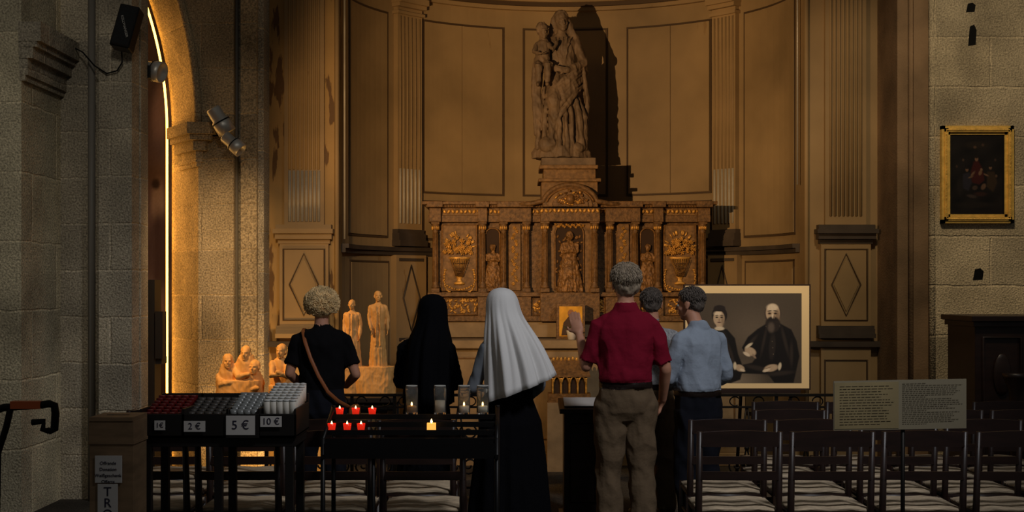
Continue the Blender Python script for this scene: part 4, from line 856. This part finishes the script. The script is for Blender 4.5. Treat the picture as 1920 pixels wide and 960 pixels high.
# ================= information panel
b=B('information_panel'); y=6.35; PARCH=mat('parchment_print',C(140,124,88),.7,nscale=5,namt=.15); PGREY=mat('panel_grey_print',C(134,124,102),.6); LINE=mat('print_line_ink',C(76,66,50),.8)
ix0,ix1=WX(1563,y),WX(1812,y); iz0,iz1=WZ(806,y),WZ(714,y); xm=WX(1686,y)
sk=.012
def quad(xa,xb,za,zb_,yy,m,th=.003):
    s=lambda x:(x-ix0)/(ix1-ix0)*sk
    b.poly([(xa,za+s(xa)),(xb,za+s(xb)),(xb,zb_+s(xb)),(xa,zb_+s(xa))],yy,m,th)
quad(ix0,ix1,iz0-.004,iz1+.004-.006,y,PGREY,.008); quad(ix0+.004,xm-.003,iz0+.003,iz1-.01,y-.002,PARCH)
r2=random.Random(5)
for k in range(15):
    z=iz1-.03-k*.0135; xx=ix0+.03; xend=xx+r2.uniform(.2,.27)
    while xx<xend:
        l=r2.uniform(.008,.03); quad(xx,min(xend,xx+l),z,z+.0016,y-.004,LINE,.001); xx+=l+.005
for k in range(22):
    z=iz1-.02-k*.0095; xx=xm+.015; xend=min(ix1-.012,xx+(r2.uniform(.22,.3) if k%7 else .12))
    while xx<xend:
        l=r2.uniform(.006,.02); quad(xx,min(xend,xx+l),z,z+.0014,y-.003,LINE,.001); xx+=l+.004
xp=WX(1695,y); b.tube([(xp,y+.02,0),(xp,y+.02,iz0+.1)],.011,IRON,10); b.lathe((xp,y+.02,0),[(.13,0),(.13,.012),(.02,.02)],IRON,24)
b.build()
# ================= candle sale trays
e=empty('candle_sale_stand',(WX(415,6.5),6.5,0))
b=B('trays'); ty0,ty1=6.35,6.75
segs=((262,346,REDD),(340,428,WAX),(424,486,GLASS),(484,555,WAX))
zt0=1.02
for i,(pa,pb,m) in enumerate(segs):
    xa,xb=WX(pa,ty0),WX(pb,ty0); d=.0 if i!=2 else -.01
    b.box(xa,xb,ty0+d,ty0+.012+d,zt0-.115,zt0+.005,BLKW); b.box(xa,xb,ty1,ty1+.012,zt0-.11,zt0+.075,BLKW); b.box(xa,xa+.01,ty0,ty1,zt0-.11,zt0+.03,BLKW); b.box(xb-.01,xb,ty0,ty1,zt0-.11,zt0+.03,BLKW)
    b.box(xa,xb,ty0,ty1,zt0-.115,zt0-.1,BLKW)
    b.add(([Vector(v) for v in ((xa+.01,ty0+.012,zt0-.03),(xb-.01,ty0+.012,zt0-.03),(xb-.01,ty1,zt0+.045),(xa+.01,ty1,zt0+.045))],[(0,1,2,3)]),BLKW,False)
xs0,xs1=WX(262,ty0),WX(552,ty0)
b.box(xs0,xs1,ty0+.02,ty1-.02,zt0-.16,zt0-.116,BLKW)
for x in (xs0+.03,(xs0+xs1)/2,xs1-.03):
    for y in (ty0+.04,ty1-.04): b.box(x-.02,x+.02,y-.02,y+.02,0,zt0-.16,BLKW)
b.build(bevel=.002,parent=e)
b=B('candles')
def zsl(y): return zt0-.03+(y-ty0)/(ty1-ty0)*.075
for i,(pa,pb,m) in enumerate(segs):
    xa,xb=WX(pa,ty0)+.03,WX(pb,ty0)-.03
    nx=5 if i<2 else (5 if i==3 else 4); ny=7
    for a in range(nx):
        for c in range(ny):
            x=xa+(xb-xa)*a/(nx-1); y=ty0+.045+c*.052; z=zsl(y); sh_=(y-ty0)*(-.12) if i in(0,1,2) else .02; x+=sh_*.3
            if i==0: b.lathe((x,y,z),[(.019,0),(.022,.03),(.021,.031),(.017,.024)],REDD,12); b.lathe((x,y,z+.026),[(.017,0),(.012,.004)],mat('pink_wax',C(150,96,92),.5),10)
            elif i==1: b.lathe((x,y,z),[(.019,0),(.02,.02),(.017,.018),(.002,.019)],mat('tealight_dull',C(84,80,76),.45,metal=.3),12)
            elif i==2: b.lathe((x,y,z),[(.017,0),(.022,.045),(.020,.045),(.016,.004)],mat('frosted_glass',C(130,132,130),.25,spec=.5),12); 
            else: b.lathe((x,y,z),[(.017,0),(.018,.085),(.016,.087),(.004,.088)],WAX,12); b.lathe((x,y,z+.085),[(.0185,0),(.0185,.008),(.005,.012)],mat('candle_cap_clear',C(200,200,196),.3),12)
b.build(parent=e)
b=B('price_labels'); L4=((301,797,20,18),(366,799,40,20),(452,797,54,36),(509,790,40,20))
for px,py,w_,h_ in L4:
    x,z=WX(px,ty0),WZ(py,ty0); b.box(x-w_/2/F*ty0,x+w_/2/F*ty0,ty0-.014,ty0-.011,z-h_/2/F*ty0,z+h_/2/F*ty0,CARD)
b.build(parent=e)
for (px,py,w_,h_),t,s in zip(L4,('1€','2 €','5 €','10 €'),(.034,.045,.062,.046)): text(t,'price_text',(WX(px,ty0),ty0-.0155,WZ(py,ty0)),s,INK,e)
# ================= votive candle stand
e=empty('votive_candle_stand',(WX(770,6.5),6.5,0)); b=B('rack')
vx0,vx1=WX(612,6.5),WX(932,6.5); tiers=[(6.72,.985),(6.62,.955),(6.52,.925),(6.42,.895)]
for y,z in tiers:
    b.box(vx0,vx1,y-.035,y+.035,z-.008,z,BLKM); b.box(vx0,vx1,y-.04,y-.034,z-.02,z+.006,BLKM)
for x in (vx0,vx1):
    b.box(x-.008,x+.008,6.36,6.78,.80,.82,BLKM); b.tube([(x,6.76,0),(x,6.76,1.03)],.012,BLKM,8); b.tube([(x,6.38,0),(x,6.38,.9)],.012,BLKM,8); b.tube([(x,6.38,.895),(x,6.76,1.02)],.01,BLKM,8)
b.box(vx0,vx1,6.37,6.385,.80,.875,BLKM); b.tube([(vx0,6.57,.3),(vx1,6.57,.3)],.01,BLKM,8); b.tube([(vx0,6.38,.3),(vx0,6.76,.3)],.01,BLKM,8); b.tube([(vx1,6.38,.3),(vx1,6.76,.3)],.01,BLKM,8)
b.tube([(WX(700,6.4),6.4,.0),(WX(700,6.4),6.4,.88)],.01,BLKM,8)
b.build(parent=e)
b=B('red_votive_candles')
for px,y,z in ((637,6.72,.985),(667,6.72,.985),(698,6.72,.985),(622,6.52,.925),(651,6.52,.925),(677,6.52,.925)):
    x=WX(px,y); b.lathe((x,y,z+.001),[(.017,0),(.022,.034),(.020,.034),(.018,.026)],REDG,16); b.lathe((x,y,z+.024),[(.017,0),(.016,.003)],AMBG,12); b.lathe((x,y,z+.028),[(.002,0),(.005,.006),(.003,.013),(.0005,.02)],FLAME,8)
b.build(parent=e)
b=B('glass_jar_candles')
JARG=mat('jar_glass',C(240,240,235),.04,trans=.96)
for px,lit in ((772,1),(825,0),(870,1),(905,1)):
    x=WX(px,6.72); y=6.72; z=.986
    b.lathe((x,y,z),[(.030,0),(.032,.01),(.032,.135),(.030,.15),(.028,.15),(.030,.134),(.030,.012),(.0,.01)],JARG,20)
    b.tube([(x+.029*math.cos(t),y+.029*math.sin(t),z+.151) for t in [k*math.pi/10 for k in range(20)]],.0018,mat('glass_rim',C(210,210,205),.2),5,closed=True)
    b.lathe((x,y,z+.012),[(.027,0),(.027,.03 if lit else .06),(.002,.031 if lit else .061)],WAX if px!=772 else mat('wax_ochre',C(190,140,80),.5),16)
    if lit: b.lathe((x,y,z+.045),[(.002,0),(.005,.006),(.003,.014),(.0005,.020)],FLAME,8)
x=WX(809,6.52); b.box(x-.022,x+.022,6.50,6.54,.926,.962,AMBG); b.lathe((x,6.52,.962),[(.003,0),(.006,.008),(.0005,.022)],FLAME,8)
b.build(parent=e)
# ================= donation box
b=B('donation_box'); y=6.08; x0,x1=WX(168,y),WX(250,y); zt_=WZ(782,y)
b.box(x0,x1,y,y+.22,0,zt_-.13,CBOX); b.box(x0-.006,x1+.006,y-.006,y+.226,zt_-.13,zt_-.115,CBOX); b.box(x0-.003,x1+.003,y-.003,y+.22,zt_-.115,zt_-.02,CBOX); b.box(x0-.0,x1,y-.008,y+.23,zt_-.02,zt_,CBOX)
b.box(x0+.05,x1-.05,y+.1,y+.112,zt_,zt_+.002,BLKM)
lx0,lx1=WX(179,y),WX(230,y); b.box(lx0,lx1,y-.01,y-.0062,WZ(905,y),WZ(854,y),CARD); b.box(WX(184,y),WX(222,y),y-.01,y-.0062,.3,WZ(907,y),CARD)
ob=b.build(bevel=.003)
for i,t in enumerate(('Offrande','Donation','Weißgeschenk','Offerta')): text(t,'label_text',(WX(204,y),y-.0115,WZ(868+i*11.5,y)),.0215,INK,ob)
for i,t in enumerate('TRONC'): text(t,'sign_letter',(WX(203,y),y-.0115,WZ(922+i*21,y)),.062,INK,ob)
# ================= left handrail
b=B('iron_handrail'); y=5.2
P_=[(0-10,770),(8,764),(80,759),(92,757),(102,760),(104,775),(102,805),(92,808),(80,805),(82,790),(60,792)]
b.tube([(WX(px,y),y,WZ(py,y)) for px,py in P_[:8]],.016,IRON,10,); b.tube([(WX(px,y),y,WZ(py,y)) for px,py in P_[7:]],.013,IRON,8)
b.tube([(WX(20,y),y,WZ(765,y)),(WX(12,y),y,WZ(800,y)),(WX(-4,y),y,WZ(850,y)),(WX(-12,y),y,0)],.014,IRON,8)
b.box(WX(22,y),WX(78,y),y-.018,y+.018,WZ(764,y)-.004,WZ(764,y)+.026,mat('handrail_wood',C(226,112,60),.4))
b.build()
# ================= pipes, speaker, spotlights
b=B('trim_conduit_pipe'); b.tube([(WX(172,9.93),9.93,0.0),(WX(172,9.93),9.93,4.05)],.028,PIPE,14); b.tube([(WX(172,9.93),9.93,4.05),(WX(172,9.93),9.93,4.15)],.045,PIPE,14); b.tube([(WX(172,9.93),9.93,4.15),(WX(172,9.93),9.93,6)],.028,PIPE,14); b.build()
b=B('trim_thin_pipe'); b.tube([(WX(444,11.38),11.38,0),(WX(444,11.38),11.38,6)],.016,PIPE,10); b.build()
e=empty('wall_loudspeaker',(WX(238,9.65),9.7,3.6)); b=B('cabinet'); cx_,cz_=WX(238,9.65),WZ(54,9.65); R=Matrix.Rotation(.22,3,'Y')@Matrix.Rotation(-.15,3,'X')
b.box(cx_-.075,cx_+.075,9.58,9.72,cz_-.165,cz_+.165,BLKM,rot=R); b.box(cx_-.065,cx_+.065,9.57,9.585,cz_-.155,cz_+.155,mat('speaker_grille',C(30,30,30),.7,bump=.8,bscale=300),rot=R,piv=(cx_,9.65,cz_))
b.tube([(cx_,9.70,cz_-.05),(cx_,9.80,cz_-.05)],.02,BLKM,8); b.build(bevel=.008,parent=e)
t=text('KELLWANGER','badge_text',(cx_+.01,9.555,cz_),.026,ALU,e,rot=(math.pi/2,1.35+.0,0))
b=B('cable'); pts=[(WX(225,9.7),9.74,WZ(95,9.7)),(WX(226,9.7),9.74,WZ(115,9.7)),(WX(215,9.7),9.76,WZ(130,9.7)),(WX(195,9.7),9.77,WZ(135,9.7)),(WX(175,9.75),9.78,WZ(120,9.7)),(WX(150,9.8),9.86,WZ(95,9.8)),(WX(125,9.9),9.94,WZ(82,9.9)),(WX(108,9.95),9.97,WZ(84,9.9))]
b.tube(pts,.006,BLKM,6); b.build(parent=e)
def lampfix(name,x,y,z,d,L=.16,r=.05,wall=None):
    b=B(name); d=Vector(d).normalized(); M=d.to_track_quat('Z','Y').to_matrix()
    b.lathe((x,y,z),[(r*.7,-L*.6),(r*.8,-L*.55),(r*.8,-L*.1),(r,-L*.05),(r,L*.5),(r*.85,L*.5),(r*.75,L*.3)],ALU,20,M)
    b.lathe((x,y,z),[(r*1.05,-L*.02),(r*1.05,L*.03)],BLKM,20,M)
    if wall: b.tube([wall,(Vector(wall)+Vector((x,y,z)))*.5+Vector((0,-.02,.02)),(x,y,z)],.012,BLKM,8); b.box(wall[0]-.03,wall[0]+.03,wall[1]-.01,wall[1]+.015,wall[2]-.05,wall[2]+.05,BLKM)
    b.build()
lampfix('wall_spotlight',WX(414,11.05),11.05,WZ(228,11.05),(.35,.1,-.6),.22,.08,(WX(392,11.28),11.28,WZ(240,11.28)))
lampfix('wall_spotlight',WX(438,10.95),10.95,WZ(270,10.95),(.7,-.1,-.6),.18,.065,(WX(405,11.28),11.28,WZ(245,11.28)))
lampfix('wall_spotlight',WX(290,10.3),10.3,WZ(133,10.3),(.8,-.2,-.2),.14,.085,(WX(272,10.15),10.19,WZ(133,10.15)))
for t in TEXTS: make_text(*t)
# ================= LIGHTS
def aim(o,t): o.rotation_euler=(Vector(t)-o.location).to_track_quat('-Z','Y').to_euler()
def spot(name,loc,t,P,col,size,blend=.4,r=.04):
    l=bpy.data.lights.new(name,'SPOT'); l.energy=P; l.color=col; l.spot_size=math.radians(size); l.spot_blend=blend; l.shadow_soft_size=r
    o=bpy.data.objects.new(name,l); ROOT.objects.link(o); o.location=loc; aim(o,t); return o
def area(name,loc,t,P,col,sx,sy):
    l=bpy.data.lights.new(name,'AREA'); l.energy=P; l.color=col; l.shape='RECTANGLE'; l.size=sx; l.size_y=sy
    o=bpy.data.objects.new(name,l); ROOT.objects.link(o); o.location=loc; aim(o,t); return o
spot('niche_spotlight',(-1.6,7.0,2.80),(.85,13,3.15),900,(1,.64,.32),62,.9,.02)
spot('sculpture_spotlight',(-2.75,9.2,2.6),(-1.65,10.3,1.0),190,(1,.56,.19),50,.7)
spot('pier_warm_fill',(-1.9,9.3,2.7),(-2.6,11.3,1.5),105,(1,.66,.32),66,.95,.1)  # added warm fill for the pier stone; no lamp stands here
spot('photo_spotlight',(1.9,8.7,3.6),(1.85,10,1.12),150,(1,.74,.44),36,.6)
spot('right_wall_fill',(2.6,7.6,5.2),(4.0,10.8,2.4),260,(1,.82,.56),70,.9,.15)  # unseen wide fill put in to brighten the right stone wall
spot('left_pier_fill',(-.6,1.6,5.6),(-4.1,9.8,2.7),330,(1,.95,.86),34,1,.5)  # added soft fill lifting the dark left pier, without a real opening
area('low_uplight',(-2.0,10.75,.25),(-2.2,11.4,.9),14,(1,.55,.16),.5,.1)
area('arch_reveal_fill',(-3.50,11.5,2.2),(-2.8,11.55,2.2),13,(1,.50,.12),.15,3.6)  # extra hidden area light, added to strengthen the LED glow on the jamb
spot('people_top_fill',(3.2,3.0,6.6),(0.4,8.3,1.0),860,(.95,.96,1),50,.8,.5)  # invented overhead fill, coned onto people and chairs; there is no window
w=bpy.data.worlds.new('world'); sc.world=w; w.use_nodes=True; bg=w.node_tree.nodes['Background']; bg.inputs[0].default_value=(1,.97,.90,1); bg.inputs[1].default_value=.048
# ================= CAMERA
cam=bpy.data.cameras.new('camera'); co=bpy.data.objects.new('camera',cam); ROOT.objects.link(co); co.location=(0,0,CH); co.rotation_euler=(math.pi/2,0,0)
cam.sensor_width=36; cam.lens=F/1920*36; cam.shift_y=60/1920; cam.clip_end=100
sc.camera=co
for ob,k,v in PENDING:
    if k=='B':
        md=ob.modifiers.new('bev','BEVEL'); md.width=v; md.segments=1; md.limit_method='ANGLE'; md.angle_limit=math.radians(50)
    else:
        md=ob.modifiers.new('s','SUBSURF'); md.levels=1; md.render_levels=1; so=ob.modifiers.new('t','SOLIDIFY'); so.thickness=v; so.offset=1
